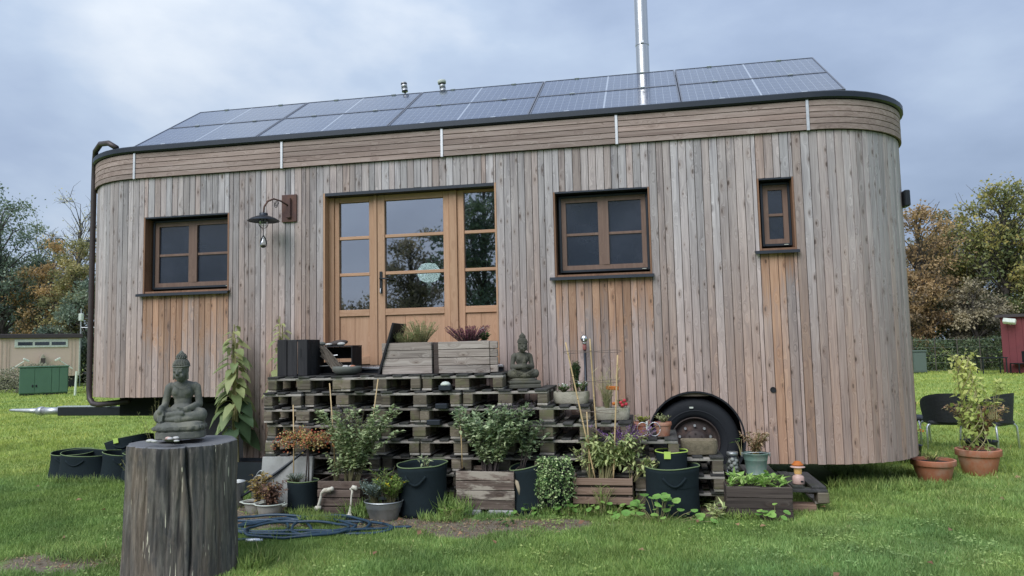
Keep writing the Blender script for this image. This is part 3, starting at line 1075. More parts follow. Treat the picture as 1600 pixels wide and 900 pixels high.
def core():
    m = MB()
    xs = sorted(set([-.0, XR, X_STEP, ARCH[0] - .5, ARCH[0] + .5] + [o[0] for o in OPEN] + [o[1] for o in OPEN]))
    zs = sorted(set([Z_LOW, Z_HIGH, 1.0, Z_TOP + .35] + [o[2] for o in OPEN] + [o[3] for o in OPEN]))
    y = 0.030
    for i in range(len(xs) - 1):
        for j in range(len(zs) - 1):
            xc, zc = (xs[i] + xs[i + 1]) / 2, (zs[j] + zs[j + 1]) / 2
            if any(a < xc < b and z0 < zc < z1 for a, b, z0, z1, _ in OPEN):
                continue
            if xc < X_STEP and zc < Z_HIGH:
                continue
            if abs(xc - ARCH[0]) < .5 and zc < 1.0:
                continue
            m.add([(xs[i], y, zs[j]), (xs[i + 1], y, zs[j]), (xs[i + 1], y, zs[j + 1]), (xs[i], y, zs[j + 1])], [(0, 1, 2, 3)])
    # rounded ends and back
    r = RAD - 0.030
    def strip(pts, z0, z1):
        for a, b in zip(pts[:-1], pts[1:]):
            m.add([(a[0], a[1], z0), (b[0], b[1], z0), (b[0], b[1], z1), (a[0], a[1], z1)], [(0, 1, 2, 3)])
    n = 28
    left = [(XL - r * math.sin(PI * i / n), RAD - r * math.cos(PI * i / n)) for i in range(n + 1)]
    right = [(XR + r * math.sin(PI * i / n), RAD - r * math.cos(PI * i / n)) for i in range(n + 1)]
    strip(left, Z_HIGH, Z_TOP + .35)
    strip(right, Z_LOW, Z_TOP + .35)
    m.add([(XL, RAD + r, Z_LOW), (XR, RAD + r, Z_LOW), (XR, RAD + r, Z_TOP + .35), (XL, RAD + r, Z_TOP + .35)], [(0, 1, 2, 3)])
    return m.build('wall', 'dark_room', wagon)


core()
# floor, underside and chassis
m = MB()
n = 28
r = RAD - 0.034
poly = [(XL - r * math.sin(PI * i / n), RAD - r * math.cos(PI * i / n)) for i in range(n, -1, -1)] + [(XR + r * math.sin(PI * i / n), RAD - r * math.cos(PI * i / n)) for i in range(n + 1)]
for z in (1.33, 1.07):
    m.add([(x, y, z) for x, y in poly], [tuple(range(len(poly)))])
m.build('floor', 'dark_room', wagon)
pr = [(X_STEP + .02, .05), (XR, .05)] + [(XR + r * math.sin(PI * i / n), RAD - r * math.cos(PI * i / n)) for i in range(1, n + 1)] + [(X_STEP + .02, RAD + r)]
m = MB().add([(x, y, Z_LOW + .03) for x, y in pr if True], [tuple(range(len(pr)))])
m.build('underside', 'under', wagon)
m = MB()
m.box(X_STEP - .005, X_STEP + .02, .035, 2 * RAD - .04, Z_LOW, Z_HIGH)
m.box(-.6, 1.5, .55, .68, .78, 1.04).box(-.6, 1.5, 1.66, 1.79, .78, 1.04).box(.2, .34, .5, 1.85, .80, 1.03)
m.box(.75, 1.48, .35, 1.9, .25, .95)
m.build('chassis', 'under', wagon)

# fascia boards under the eave, in five courses between aluminium strips
POSTS = [0.0, 2.0, 4.0, 6.0, 8.0]


def fascia_piece(s0, s1, z0, z1, y):
    k = 1 if (s0 >= 0 and s1 <= XR) else max(2, int((s1 - s0) / .07))
    m = MB()
    ring = []
    for i in range(k + 1):
        ss = s0 + (s1 - s0) * i / k
        p, nn = outline(ss)
        f, b = p + nn * y, p + nn * (y - .02)
        ring.append((f, b))
    vs, fs = [], []
    for f, b in ring:
        vs += [(f.x, f.y, z0), (f.x, f.y, z1), (b.x, b.y, z1), (b.x, b.y, z0)]
    for i in range(k):
        for j in range(4):
            a, c = i * 4 + j, i * 4 + (j + 1) % 4
            fs.append((a, c, c + 4, a + 4))
    fs += [(3, 2, 1, 0), tuple(k * 4 + j for j in range(4))]
    # local origin in the middle of the piece so that the grain runs along it
    m.v, m.f = vs, [tuple(reversed(f)) for f in fs]
    return m


edges = [-RAD * 2.0] + [-0.0] + POSTS[1:] + [XR + RAD * 2.0]
FZ = [3.772, 3.836, 3.900, 3.964, 4.028, 4.092]
for a, b in zip(edges[:-1], edges[1:]):
    for z0, z1 in zip(FZ[:-1], FZ[1:]):
        fascia_piece(a + .012, b - .012, z0 + .004, z1 - .004, .030 + U(-.002, .002)).build('fascia_board', 'fascia', wagon)
for x in POSTS:
    MB().box(x - .016, x + .016, -.040, -.012, 3.765, 4.105, .003).build('fascia_strip', 'galv', wagon)
m = fascia_piece(-RAD * 2.0, XR + RAD * 2.0, 3.70, 4.12, .006)
fascia_piece(-RAD * 2.6, 0, 3.772, 4.1, .004).build('fascia_backing', 'under', wagon)
fascia_piece(0, XR, 3.772, 4.1, .004).build('fascia_backing', 'under', wagon)
fascia_piece(XR, XR + RAD * 2.6, 3.772, 4.1, .004).build('fascia_backing', 'under', wagon)


def eave():
    m = MB()
    n = 24
    def ring(r, z):
        ps = [(XL - r * math.sin(PI * i / n), RAD - r * math.cos(PI * i / n), z) for i in range(n, -1, -1)]
        ps += [(XR + r * math.sin(PI * i / n), RAD - r * math.cos(PI * i / n), z) for i in range(n + 1)]
        return ps
    prof = [(RAD - .01, 4.096), (RAD + .050, 4.096), (RAD + .068, 4.112), (RAD + .068, 4.166), (RAD + .055, 4.178), (RAD - .1, 4.185)]
    rs = [ring(*p) for p in prof]
    k = len(rs[0])
    vs = [p for rr in rs for p in rr]
    fs = []
    for i in range(len(rs) - 1):
        for j in range(k):
            j2 = (j + 1) % k
            fs.append((i * k + j, i * k + j2, (i + 1) * k + j2, (i + 1) * k + j))
    fs.append(tuple((len(rs) - 1) * k + j for j in range(k)))
    m.add(vs, fs)
    o = m.build('eave_trim', 'sheet', wagon)
    return autosmooth(o, 35)


eave()
# roof body under the panels
P0, PDY, PDZ, PW = (-0.095, 0.05, 4.195), 0.707, 0.45, 1.702
m = MB()
x0, x1 = 0.05, 8.3
ys = [(0.12, 4.18), (1.42, 5.02), (2.3, 4.55), (2.34, 4.18)]
vs = [(x0, y, z) for y, z in ys] + [(x1, y, z) for y, z in ys]
m.add(vs, [(0, 1, 5, 4), (1, 2, 6, 5), (2, 3, 7, 6), (3, 2, 1, 0), (4, 5, 6, 7)])
m.build('roof', 'sheet', wagon)
# ten panels, two rows of five
sl = math.atan2(PDZ, PDY)
ROWL = math.hypot(PDY, PDZ)
gm = MB().box(0, 1.672, 0, ROWL - .022, 0.0, 0.006).mesh('cell_sheet')
fm = MB()
W_, H_ = 1.672, ROWL - .022
for a in ((-.010, .006, -.010, H_ + .010), (W_ - .006, W_ + .010, -.010, H_ + .010)):
    fm.box(*a, -.028, .011)
for a in ((.006, W_ - .006, -.010, .006), (.006, W_ - .006, H_ - .006, H_ + .010)):
    fm.box(*a, -.028, .011)
fm = fm.mesh('frame')
cm = MB().box(-.03, .03, -.022, .008, .0, .020).mesh('clamp')
for i in range(5):
    for j in range(2):
        x = P0[0] + PW * i + .015
        o = put('solar_panel', gm, 'panel', wagon, (x, P0[1] + PDY * j + .009, P0[2] + PDZ * j + .006), (sl, 0, 0))
        put('frame', fm, 'frame_alu', o)
        for cx in (.42, 1.27):
            put('clamp', cm, 'alu', o, (cx, 0, 0))
            if j:
                put('clamp', cm, 'alu', o, (cx, H_ + .012, 0))

# flue, roof vents
m = MB().lathe([(.086, 4.9), (.086, 5.52), (.090, 5.525), (.090, 5.56), (.086, 5.565), (.086, 6.9)], 28)
flue = m.build('flue', 'steel', wagon, True, (6.314, 1.62, 0))
autosmooth(flue, 30)
MB().box(-.02, .02, -.108, -.088, 5.53, 5.56).build('clamp_lock', 'galv', flue)
m = MB().lathe([(.11, 4.98), (.11, 5.06), (.078, 5.10)], 24).build('flue_collar', 'sheet', flue, True)
for x, wide in ((2.99, False), (3.56, True)):
    y = 1.66
    v = MB().tube([(0, 0, 4.98), (0, 0, 5.24)], .014, 8).build('roof_vent', 'black_metal', wagon, True, (x, y, 0), (R(0), R(-7), 0))
    v.location = (x + .62 + (0 if wide else .01), y, .0 if wide else .05)
    v.scale = (.82, .82, 1)
    prof = [(.050, 5.195), (.053, 5.215), (.050, 5.222), (.050, 5.232), (.053, 5.24), (.048, 5.268), (.053, 5.272), (.053, 5.283), (.048, 5.29), (.050, 5.33), (.03, 5.335)]
    MB().lathe(prof, 16).build('cowl', 'galv', v, True)
    for zz in (5.205, 5.25, 5.31):
        MB().lathe([(.0525, zz - .009), (.0535, zz), (.0525, zz + .009)], 16).build('louvre', 'black_metal', v, True)
    if wide:
        MB().lathe([(.0, 5.365), (.070, 5.36), (.074, 5.345), (.070, 5.315), (.05, 5.315)], 16).build('cap', 'white', v, True)

# downpipe on the left end
pts = []
for i in range(9):
    a = i / 8 * PI / 2
    pts.append((-.62 - .32 * math.sin(a), .18 + .28 * math.sin(a), 4.02 + .24 * math.cos(a) + .04))
dp = [(-.30, .02, 4.20), (-.45, .06, 4.285), (-.65, .16, 4.315), (-.86, .32, 4.27), (-.955, .42, 4.15), (-.975, .44, 3.9), (-.975, .44, 2.0), (-.975, .44, 1.14), (-.955, .43, 1.02), (-.88, .40, .955), (-.76, .36, .945), (-.5, .30, .965), (-.25, .28, .99)]
q = MB().tube([Vector(p) + Vector((.02, -.02, 0)) if 3 <= i <= 10 else Vector(p) for i, p in enumerate(dp)], .035, 14)
q.build('downpipe', 'brown_pipe', wagon, True)
for z in (3.1, 1.35):
    MB().box(-1.05, -.9, .42, .46, z - .012, z + .012).build('pipe_clip', 'black_metal', wagon)


# windows -------------------------------------------------------------
def window(x0, x1, z0, z1, leaves, name):
    t = .018
    root = bpy.data.objects.new('window', None)
    C.objects.link(root)
    root.parent = wagon
    MB().box(x0, x0 + t, .001, .19, z0, z1).build('jamb', 'lining', root)
    MB().box(x1 - t, x1, .001, .19, z0, z1).build('jamb', 'lining', root)
    MB().box(x0 + t, x1 - t, .001, .19, z1 - t, z1).build('head_lining', 'sheet', root)  # dark material stands in for shade at the top of the recess
    MB().box(x0 + t, x1 - t, .012, .19, z0, z0 + .022).build('sill_board', 'lining', root)
    a0, a1, b0, b1 = x0 + .045, x1 - .02, z0 + .055, z1 - .03
    # black frame of the insect screen
    f = MB()
    k = .026
    f.box(a0, a0 + k, .115, .145, b0, b1, .003).box(a1 - k, a1, .115, .145, b0, b1, .003)
    f.box(a0 + k, a1 - k, .115, .145, b0, b0 + k, .003).box(a0 + k, a1 - k, .115, .145, b1 - k, b1, .003)
    f.build('screen_frame', 'sheet', root)
    MB().box(a1 - .085, a1 - .04, .111, .1145, b0 + .010, b0 + .016).build('maker_plate', 'white', root)
    c0, c1, d0, d1 = a0 + k, a1 - k, b0 + k, b1 - k
    fr = .052
    wf = MB()
    mids = []
    wf.box(c0, c0 + fr, .13, .18, d0, d1).box(c1 - fr, c1, .13, .18, d0, d1)
    wf.box(c0 + fr, c1 - fr, .13, .18, d0, d0 + fr).box(c0 + fr, c1 - fr, .13, .18, d1 - fr, d1)
    bays = [(c0 + fr, c1 - fr)]
    if leaves == 2:
        xm = (c0 + c1) / 2
        wf.box(xm - .058, xm - .004, .128, .18, d0 + fr, d1 - fr).box(xm - .004, xm + .058, .124, .18, d0 + fr, d1 - fr)
        bays = [(c0 + fr, xm - .058), (xm + .058, c1 - fr)]
    wf.build('frame', 'winwood', root)
    zm = d0 + fr + (d1 - d0 - 2 * fr) * .49
    for p0, p1 in bays:
        MB().box(p0, p1, .138, .18, zm - .015, zm + .015, .003).build('glazing_bar', 'winwood', root)
        for q0, q1 in ((d0 + fr, zm - .015), (zm + .015, d1 - fr)):
            MB().box(p0, p1, .152, .158, q0, q1).build('pane', 'screen', root)
    # folded metal sill outside
    s_ = MB()
    xs0, xs1 = x0 - .055, x1 + .02
    prof = [(.03, z0 + .004), (-.058, z0 - .010), (-.060, z0 - .040), (-.052, z0 - .041), (-.050, z0 - .020), (.0, z0 - .012)]
    vs = [(xs0, y, z) for y, z in prof] + [(xs1, y, z) for y, z in prof]
    kk = len(prof)
    s_.add(vs, [(i, (i + 1) % kk, (i + 1) % kk + kk, i + kk) for i in range(kk)] + [tuple(reversed(range(kk))), tuple(range(kk, 2 * kk))])
    s_.build('sill', 'sheet', root)
    MB().box(x0 - .02, x1 + .02, .20, .205, z0 - .02, z1 + .02).build('blackout_blind', 'under', root)
    return root


window(*OPEN[0][:4], 2, 'w1')
window(*OPEN[2][:4], 2, 'w2')
window(*OPEN[3][:4], 1, 'w3')


# door unit ------------------------------------------------------------
def door():
    x0, x1, z0, z1 = 2.52, 4.62, 1.39, 3.435
    y = .13
    root = bpy.data.objects.new('door', None)
    C.objects.link(root)
    root.parent = wagon
    MB().box(x0, x0 + .02, .001, .2, z0, z1).build('jamb', 'door', root)
    MB().box(x1 - .02, x1, .001, .2, z0, z1).build('jamb', 'door', root)
    MB().box(x0 + .02, x1 - .02, .001, .2, z1 - .035, z1).build('head_lining', 'sheet', root)  # darkened to give the door recess its shaded top
    st = MB()
    up_ = lambda a, b, yy=y, za=z0, zb=z1 - .036: MB().box(a, b, yy, yy + .07, za, zb, .004).build('stile', 'door', root)
    hz = lambda a, b, za, zb, yy=y: MB().box(a, b, yy + .002, yy + .068, za, zb, .004).build('rail', 'doorx', root)
    up_(2.54, 2.605, .11)
    up_(2.607, 2.662)
    up_(3.042, 3.105)
    up_(3.107, 3.148, .105)
    up_(3.150, 3.241, .118)
    up_(3.960, 4.030, .118)
    up_(4.032, 4.125, .105)
    up_(4.127, 4.205)
    up_(4.580, 4.60)
    bays = [('L', 2.662, 3.042, .13, 3.335), ('C', 3.241, 3.960, .118, 3.330), ('R', 4.205, 4.580, .13, 3.385)]
    for nm, a, b, yy, zt in bays:
        hz(a, b, min(zt, 3.37), z1 - .036, yy)
        hz(a, b, 1.968, 2.045, yy)
        hz(a, b, z0 + .01, 1.495, yy)
        for za in (2.446, 2.885):
            MB().box(a, b, yy + .012, yy + .06, za, za + .038, .004).build('glazing_bar', 'doorx', root)
        for q0, q1 in ((2.045, 2.446), (2.484, 2.885), (2.923, zt)):
            MB().box(a, b, yy + .036, yy + .042, q0, q1).build('pane', 'glass', root)
        k = 3 if nm == 'C' else 2
        for i in range(k):
            pa, pb = a + (b - a) * i / k, a + (b - a) * (i + 1) / k
            MB().box(pa + .001, pb - .001, yy + .024, yy + .05, 1.495, 1.968, .002).build('panel_board', 'door', root)
    pl = MB().box(3.176, 3.212, .108, .118, 2.225, 2.485, .004).build('handle_plate', 'black_metal', root)
    MB().tube([(3.194, .115, 2.40), (3.194, .075, 2.40), (3.205, .068, 2.40), (3.30, .070, 2.392), (3.315, .07, 2.38)], .010, 8).build('handle', 'black_metal', pl, True)
    MB().tube([(3.194, .108, 2.285), (3.194, .09, 2.285), (3.194, .086, 2.24), (3.197, .088, 2.215)], .007, 6).build('key', 'galv', pl, True)
    MB().box(2.47, 4.67, -.07, .12, 1.345, 1.372, .004).build('threshold', 'alu', root)
    MB().box(2.47, 4.67, -.05, .12, 1.29, 1.344).build('threshold_step', 'sheet', root)
    # light slatted blind strip behind the right-hand pane
    return root


door()
m = MB().lathe([(.0, 2.60), (.075, 2.585), (.115, 2.53), (.118, 2.47), (.095, 2.415), (.06, 2.395)], 20)
gl = thing('globe_ornament', 'pale glass globe ornament with added glow on a slim stand seen through the middle door pane', 'lamp', (3.625, .62, 1.335))  # decor piece, its glow is added
m = MB().lathe([(.0, 1.29), (.085, 1.275), (.135, 1.21), (.14, 1.14), (.11, 1.08), (.07, 1.055)], 20)
m.build('globe', 'globe', gl, True)
MB().lathe([(.09, 0), (.09, .02), (.016, .04), (.013, .7), (.022, .9), (.03, 1.06)], 12).build('stand', 'white', gl, True)

# wheel -----------------------------------------------------------------
wc = Vector((6.715, .10, .515))
rotx = Matrix.Rotation(R(90), 4, 'X')
tyre_prof = [(.255, .0), (.265, -.02), (.30, -.045), (.38, -.055), (.43, -.045), (.455, -.02), (.462, .02), (.462, .2), (.44, .24), (.26, .24)]
wheel = MB().lathe([(r_, -z) for r_, z in tyre_prof], 48, rotx, False).build('wheel', 'rubber', wagon, True, wc)
rim = MB().lathe([(.262, -.0), (.258, .022), (.245, .020), (.238, -.03), (.215, -.05), (.20, -.045), (.13, -.02), (.125, .03), (.105, .05), (.0, .055)], 40, rotx, False).build('rim', 'rim', wheel, True)
for k in range(10):
    a = 2 * PI * (k + .5) / 10
    MB().tube([(.168 * math.cos(a), .035, .168 * math.sin(a)), (.168 * math.cos(a), -.004, .168 * math.sin(a))], .015, 6).build('wheel_nut', 'galv', wheel)
for k in range(8):
    a = 2 * PI * k / 8
    MB().tube([(.09 * math.cos(a), -.045, .09 * math.sin(a)), (.09 * math.cos(a), -.060, .09 * math.sin(a))], .009, 6).build('hub_bolt', 'rim', wheel)
MB().lathe([(.022, .05), (.022, .068), (.0, .07)], 12, rotx).build('hub_cap', 'hub_red', wheel, True)
MB().lathe([(.32, .044), (.33, .058), (.34, .046)], 40, rotx, False).build('sidewall_ring', 'rubber', wheel, True)
MB().box(-.05, -.01, -.062, -.0585, .355, .372).build('sticker', 'white', wheel)
# arch lining
m = MB()
k = 36
ring = [(ARCH[0] + ARCH[2] * math.cos(PI * (i / k * 1.34 - .17)), ARCH[1] + ARCH[2] * math.sin(PI * (i / k * 1.34 - .17))) for i in range(k + 1)]
for (a, b) in zip(ring[:-1], ring[1:]):
    m.add([(a[0], -.004, a[1]), (b[0], -.004, b[1]), (b[0], .5, b[1]), (a[0], .5, a[1])], [(0, 1, 2, 3)])
    ax, bx = [(ARCH[0] + (p[0] - ARCH[0]) * .965, ARCH[1] + (p[1] - ARCH[1]) * .965) for p in (a, b)]
    m.add([(a[0], -.004, a[1]), (b[0], -.004, b[1]), (bx[0], -.004, bx[1]), (ax[0], -.004, ax[1])], [(0, 1, 2, 3)])
    m.add([(bx[0], -.004, bx[1]), (ax[0], -.004, ax[1]), (ax[0], .1, ax[1]), (bx[0], .1, bx[1])], [(0, 1, 2, 3)])
m.add([(ARCH[0] - .6, .5, .1), (ARCH[0] + .6, .5, .1), (ARCH[0] + .6, .5, 1.2), (ARCH[0] - .6, .5, 1.2)], [(0, 1, 2, 3)])
m.build('wheel_arch', 'rubber', wagon)
m = MB().lathe([(.030, .0), (.030, .012), (.025, .013), (.022, .008), (.0, .008)], 16, rotx, False)
m.build('hose_inlet', 'under', wagon, False, (7.518, .002, 1.06))
m = MB().box(9.10, 9.16, .62, .80, 3.02, 3.20, .01)
m.build('side_vent', 'black_metal', wagon)

# drawbar ----------------------------------------------------------------
db = MB().box(-2.05, .3, 1.11, 1.23, .735, .855, .006)
drawbar = db.build('drawbar', 'black_metal', wagon)
MB().box(-2.05, -1.2, 1.105, 1.235, .857, .868).build('top_plate', 'alu', drawbar)
MB().tube([(-2.05, 1.17, .80), (-2.36, 1.17, .80)], .052, 16).build('coupling_tube', 'galv', drawbar, True)
MB().tube([(-2.33, 1.17, .80), (-2.36, 1.17, .80), (-2.37, 1.17, .80), (-2.42, 1.17, .80)], [.062, .066, .066, .056], 16).build('coupling_ring', 'galv', drawbar, True)
MB().tube([(-2.40, 1.17, .80), (-2.55, 1.17, .805), (-2.86, 1.17, .815), (-2.90, 1.17, .815)], [.045, .035, .020, .012], 12).build('tow_pin', 'galv', drawbar, True)
MB().tube([(-1.25, 1.08, .88), (-1.15, 1.05, .925), (-.9, 1.05, .895), (-.6, 1.05, .885), (-.2, 1.05, .90)], .017, 8).build('brake_cable', 'hose_black', drawbar, True)
MB().tube([(-1.05, 1.20, .868), (-.7, 1.22, .91), (-.3, 1.2, .93)], .013, 8).build('brake_cable', 'black_metal', drawbar, True)
MB().tube([(-.30, .9, .74), (-.20, .9, .62), (-.02, .9, .535), (.2, .9, .50), (.45, .9, .52)], [.03, .026, .022, .02, .02], 8).build('air_hose', 'hose_black', drawbar, True)
MB().add([(-.55, .6, .86), (.5, .6, .86), (.5, .6, 1.05), (-.25, .6, 1.05), (-.55, 1.6, .86), (.5, 1.6, .86), (.5, 1.6, 1.05), (-.25, 1.6, 1.05)], [(0, 1, 2, 3), (7, 6, 5, 4), (0, 3, 7, 4), (0, 4, 5, 1), (3, 2, 6, 7)]).build('bracket', 'under', drawbar)
MB().box(-1.02, -.96, 1.095, 1.108, .78, .81).build('reflector', 'white', drawbar)

# ------------------------------------------------------------------ wall lamp
wl = thing('wall_lamp', 'grey enamel barn lamp on a curved arm and rusty plate beside the door', 'wall lamp', (2.093, -.001, 3.278))
MB().box(-.095, .095, -.022, 0, -.165, .165, .003).build('wall_plate', 'rust', wl)
MB().box(-.02, .03, -.055, -.022, -.12, .12, .004).build('bracket', 'rust', wl)
MB().tube([(0, -.05, .03), (-.05, -.13, .07), (-.10, -.20, .085), (-.15, -.25, .05), (-.178, -.28, -.02), (-.182, -.285, -.10)], .011, 8).build('arm', 'rust', wl, True)
pts = []
for i in range(26):
    a = i / 25 * 4.2 * PI
    rr = .045 * (1 - i / 32)
    pts.append((-.085 + rr * math.cos(a), -.17 - rr * .6 * math.cos(a), .02 + rr * math.sin(a)))
MB().tube(pts, .004, 5).build('scroll', 'black_metal', wl, True)
sh = MB().lathe([(.045, -.115), (.048, -.118), (.048, -.145), (.075, -.152), (.14, -.178), (.178, -.205), (.180, -.210), (.14, -.186), (.07, -.160), (.03, -.15)], 32)
sh.build('shade', 'sheet', wl, True, (-.182, -.285, .02))
gm_ = MB().lathe([(.045, -.16), (.055, -.19), (.052, -.235), (.03, -.268), (.0, -.275)], 16, None, False)
gm_.build('glass_bell', 'glass_clear', wl, True, (-.182, -.285, .02))
for k in range(3):
    a = PI * k / 3
    pts = [(.060 * math.cos(a) * math.sin(t), .060 * math.sin(a) * math.sin(t), -.16 - .125 * (1 - math.cos(t)) / 2 - .01) for t in np.linspace(.3, PI, 8)]
    pts = pts + [(-x, -y, z) for x, y, z in reversed(pts)]
    MB().tube(pts, .003, 4).build('guard_wire', 'black_metal', wl, False, (-.182, -.285, .02))
dr = thing('glass_teardrop', 'clear glass teardrop ornament hanging under the wall lamp', 'ornament', (1.911, -.286, 2.995))
MB().tube([(0, 0, 0), (0, 0, -.075)], .004, 5).build('hook', 'black_metal', dr)
pts = [(.046 * math.sin(t) * math.sin(t / 2) ** .8, 0, -.075 - .14 * (1 - math.cos(t)) / 2) for t in np.linspace(0, 2 * PI, 24)]
pts = [(.05 * math.sin(t) * (math.sin(t / 2) if t < 2 * PI else 0), 0, -.075 - .14 * (1 - math.cos(t)) / 2) for t in np.linspace(0, 2 * PI, 28)]
MB().tube(pts, .007, 6).build('frame', 'black_metal', dr, True)
MB().lathe([(.0, -.08), (.012, -.11), (.032, -.15), (.042, -.18), (.036, -.205), (.0, -.214)], 14).build('glass', 'glass_clear', dr, True)
MB().lathe([(.0, -.214), (.034, -.206), (.040, -.188), (.0, -.186)], 12).build('sand', 'stem_dark', dr, True)

# ------------------------------------------------------------------ pallets
PAL_W, PAL_D, PAL_H = 0.83, 0.80, 0.16
pm = {}


def cb(key, *a, c=.003):
    if key not in pm:
        pm[key] = MB().box(*a, c=c).mesh(key.split('|')[0])
    return pm[key]


ORD = ['first', 'second', 'third', 'fourth', 'fifth', 'sixth', 'seventh', 'eighth']


def pallet(x0, x1, z, y0, label, group, dark=False, D=PAL_D):
    w = x1 - x0
    half = w < .6
    t = thing('pallet', label, 'pallet', ((x0 + x1) / 2, y0 + D / 2, z), R(U(-.6, .6)), group, (R(U(-.2, .2)), R(U(-.2, .2))))
    h = PAL_H
    def part(nm, mesh, mat, x, y, zz, rz=0):
        return put(nm, mesh, mat, t, (x, y, zz), (0, 0, rz))
    cols = [-w / 2 + .05, 0, w / 2 - .05] if not half else [-w / 2 + .05, w / 2 - .05]
    for y in (-D / 2 + .072, 0, D / 2 - .072):
        bw = cb('stringer|%.2f' % w, -w / 2, w / 2, -.072, .072, -.011, .011)
        part('stringer', bw, 'paly' if dark else 'pal', 0, y, h - .033, R(U(-.3, .3)))
        for i, x in enumerate(cols):
            k = .072 if (i == 1 and not half) else .05
            part('block', cb('block|%.3f' % k, -k, k, -.072, .072, -.047, .047, c=.006), 'block', x + U(-.010, .010), y + U(-.022, .008), .022 + .047, R(U(-6, 6)))
    for i, x in enumerate(cols):
        k = .072 if (i == 1 and not half) else .05
        part('bottom_board', cb('bottom_board|%.3f' % k, -k, k, -D / 2, D / 2, -.0105, .0105), 'pal', x, U(-.01, .004), .0105)
    nd = 3 if half else 5
    for i in range(nd):
        k = .0625 if (i % 2 == 0) else .048
        xx = -w / 2 + .0635 + (w - .127) * i / (nd - 1)
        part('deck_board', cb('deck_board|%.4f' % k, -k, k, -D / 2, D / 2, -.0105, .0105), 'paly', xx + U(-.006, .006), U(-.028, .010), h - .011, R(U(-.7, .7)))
    return t


ROWS = [
    [(2.30, 3.13), (3.14, 3.98), (4.00, 4.84)],
    [(2.29, 2.71), (2.72, 3.57), (3.58, 4.41), (4.42, 5.27)],
    [(2.28, 3.13), (3.14, 3.97), (3.99, 4.85), (4.86, 5.68)],
    [(2.29, 2.71), (2.72, 3.56), (3.57, 4.40), (4.41, 5.22), (5.23, 6.08)],
    [(2.29, 3.11), (3.12, 3.98), (3.99, 4.82), (4.83, 5.69), (5.70, 6.51)],
    [(2.29, 2.71), (2.72, 3.55), (3.56, 4.40), (4.41, 5.23), (5.24, 6.08), (6.10, 6.91)],
    [(2.29, 3.12), (3.13, 3.97), (3.98, 4.82), (4.83, 5.66), (5.67, 6.08), (6.10, 6.92)],
    [(2.29, 2.71), (2.72, 3.55), (3.56, 4.40), (4.41, 5.23), (5.24, 6.08), (6.10, 6.92)],
]
for k, row in enumerate(ROWS):
    z = 1.306 - PAL_H * (k + 1)
    for i, (a, b) in enumerate(row):
        nm = 'narrow cut pallet' if b - a < .6 else 'mossy grey pallet'
        pallet(a, b, z, -.90 + U(-.04, .04), '%s, %s layer from the top of the stack, %s from its left end' % (nm, ORD[k], ORD[i]), 'pallets stacked into the porch steps')
# low dark deck to the right
pallet(6.96, 7.42, .14, -.86, 'dark pallet under the garlic jar and the green bucket', 'low dark pallets by the wheel', True, .84)
pallet(7.32, 7.81, .071, -.90, 'low black pallet deck carrying the little lantern', 'low dark pallets by the wheel', True, .95)
for nm, x0, x1, y0, y1, lab in (('timber_offcut', 7.0, 7.28, -.80, -.62, 'square timber offcut propping the dark pallet under the bucket'), ('timber_offcut', 7.42, 7.72, -.86, -.72, 'brown timber offcut under the low black pallet deck')):
    o = MB().box(x0, x1, y0, y1, 0, .138 if x0 < 7.3 else .069, .006).build(nm, 'crate_brown')
    tag(o, lab, 'timber')
for i, (x, z, s_) in enumerate(((4.262, 1.168, .062), (4.225, .988, .062), (4.142, .828, .07))):
    labs = ('small solar step light with a white dome on the second pallet layer', 'flat grey solar step light on the third pallet layer', 'flat black solar step light on the fourth pallet layer')
    t = thing('solar_light', labs[i], 'light', (x, -.94, z - .022), 0, 'solar lights tucked into the pallet stack')
    MB().box(-s_, s_, -.045, .045, 0, .052, .006).build('body', 'sheet', t)
    if i == 0:
        MB().lathe([(.052, .052), (.048, .068), (.03, .084), (.0, .09)], 16).build('dome', 'white', t, True)


# ------------------------------------------------------------------ statues
def blob(prims, voxel, smooth_it=6):
    """merge ellipsoids and tapered capsules into one continuous skin"""
    m = MB()
    for p in prims:
        if p[0] == 'e':
            M = p[3] if len(p) > 3 else None
            if M is None:
                m.ball(p[1], p[2], 20, 14)
            else:
                m.ball((0, 0, 0), p[2], 20, 14, Matrix.Translation(p[1]) @ M)
        else:
            a, b, ra, rb = Vector(p[1]), Vector(p[2]), p[3], p[4]
            m.ball(a, ra, 16, 10)
            m.ball(b, rb, 16, 10)
            m.tube([a, (a + b) / 2, b], [ra, (ra + rb) / 2, rb], 16)
    me = m.mesh('tmp')
    o = bpy.data.objects.new('tmp', me)
    C.objects.link(o)
    md = o.modifiers.new('r', 'REMESH')
    md.mode = 'VOXEL'
    md.voxel_size = voxel
    ms = o.modifiers.new('s', 'SMOOTH')
    ms.iterations = smooth_it
    ms.factor = 0.5
    dg = bpy.context.evaluated_depsgraph_get()
    out = bpy.data.meshes.new_from_object(o.evaluated_get(dg))
    bpy.data.objects.remove(o)
    bpy.data.meshes.remove(me)
    out.polygons.foreach_set('use_smooth', [True] * len(out.polygons))
    return out


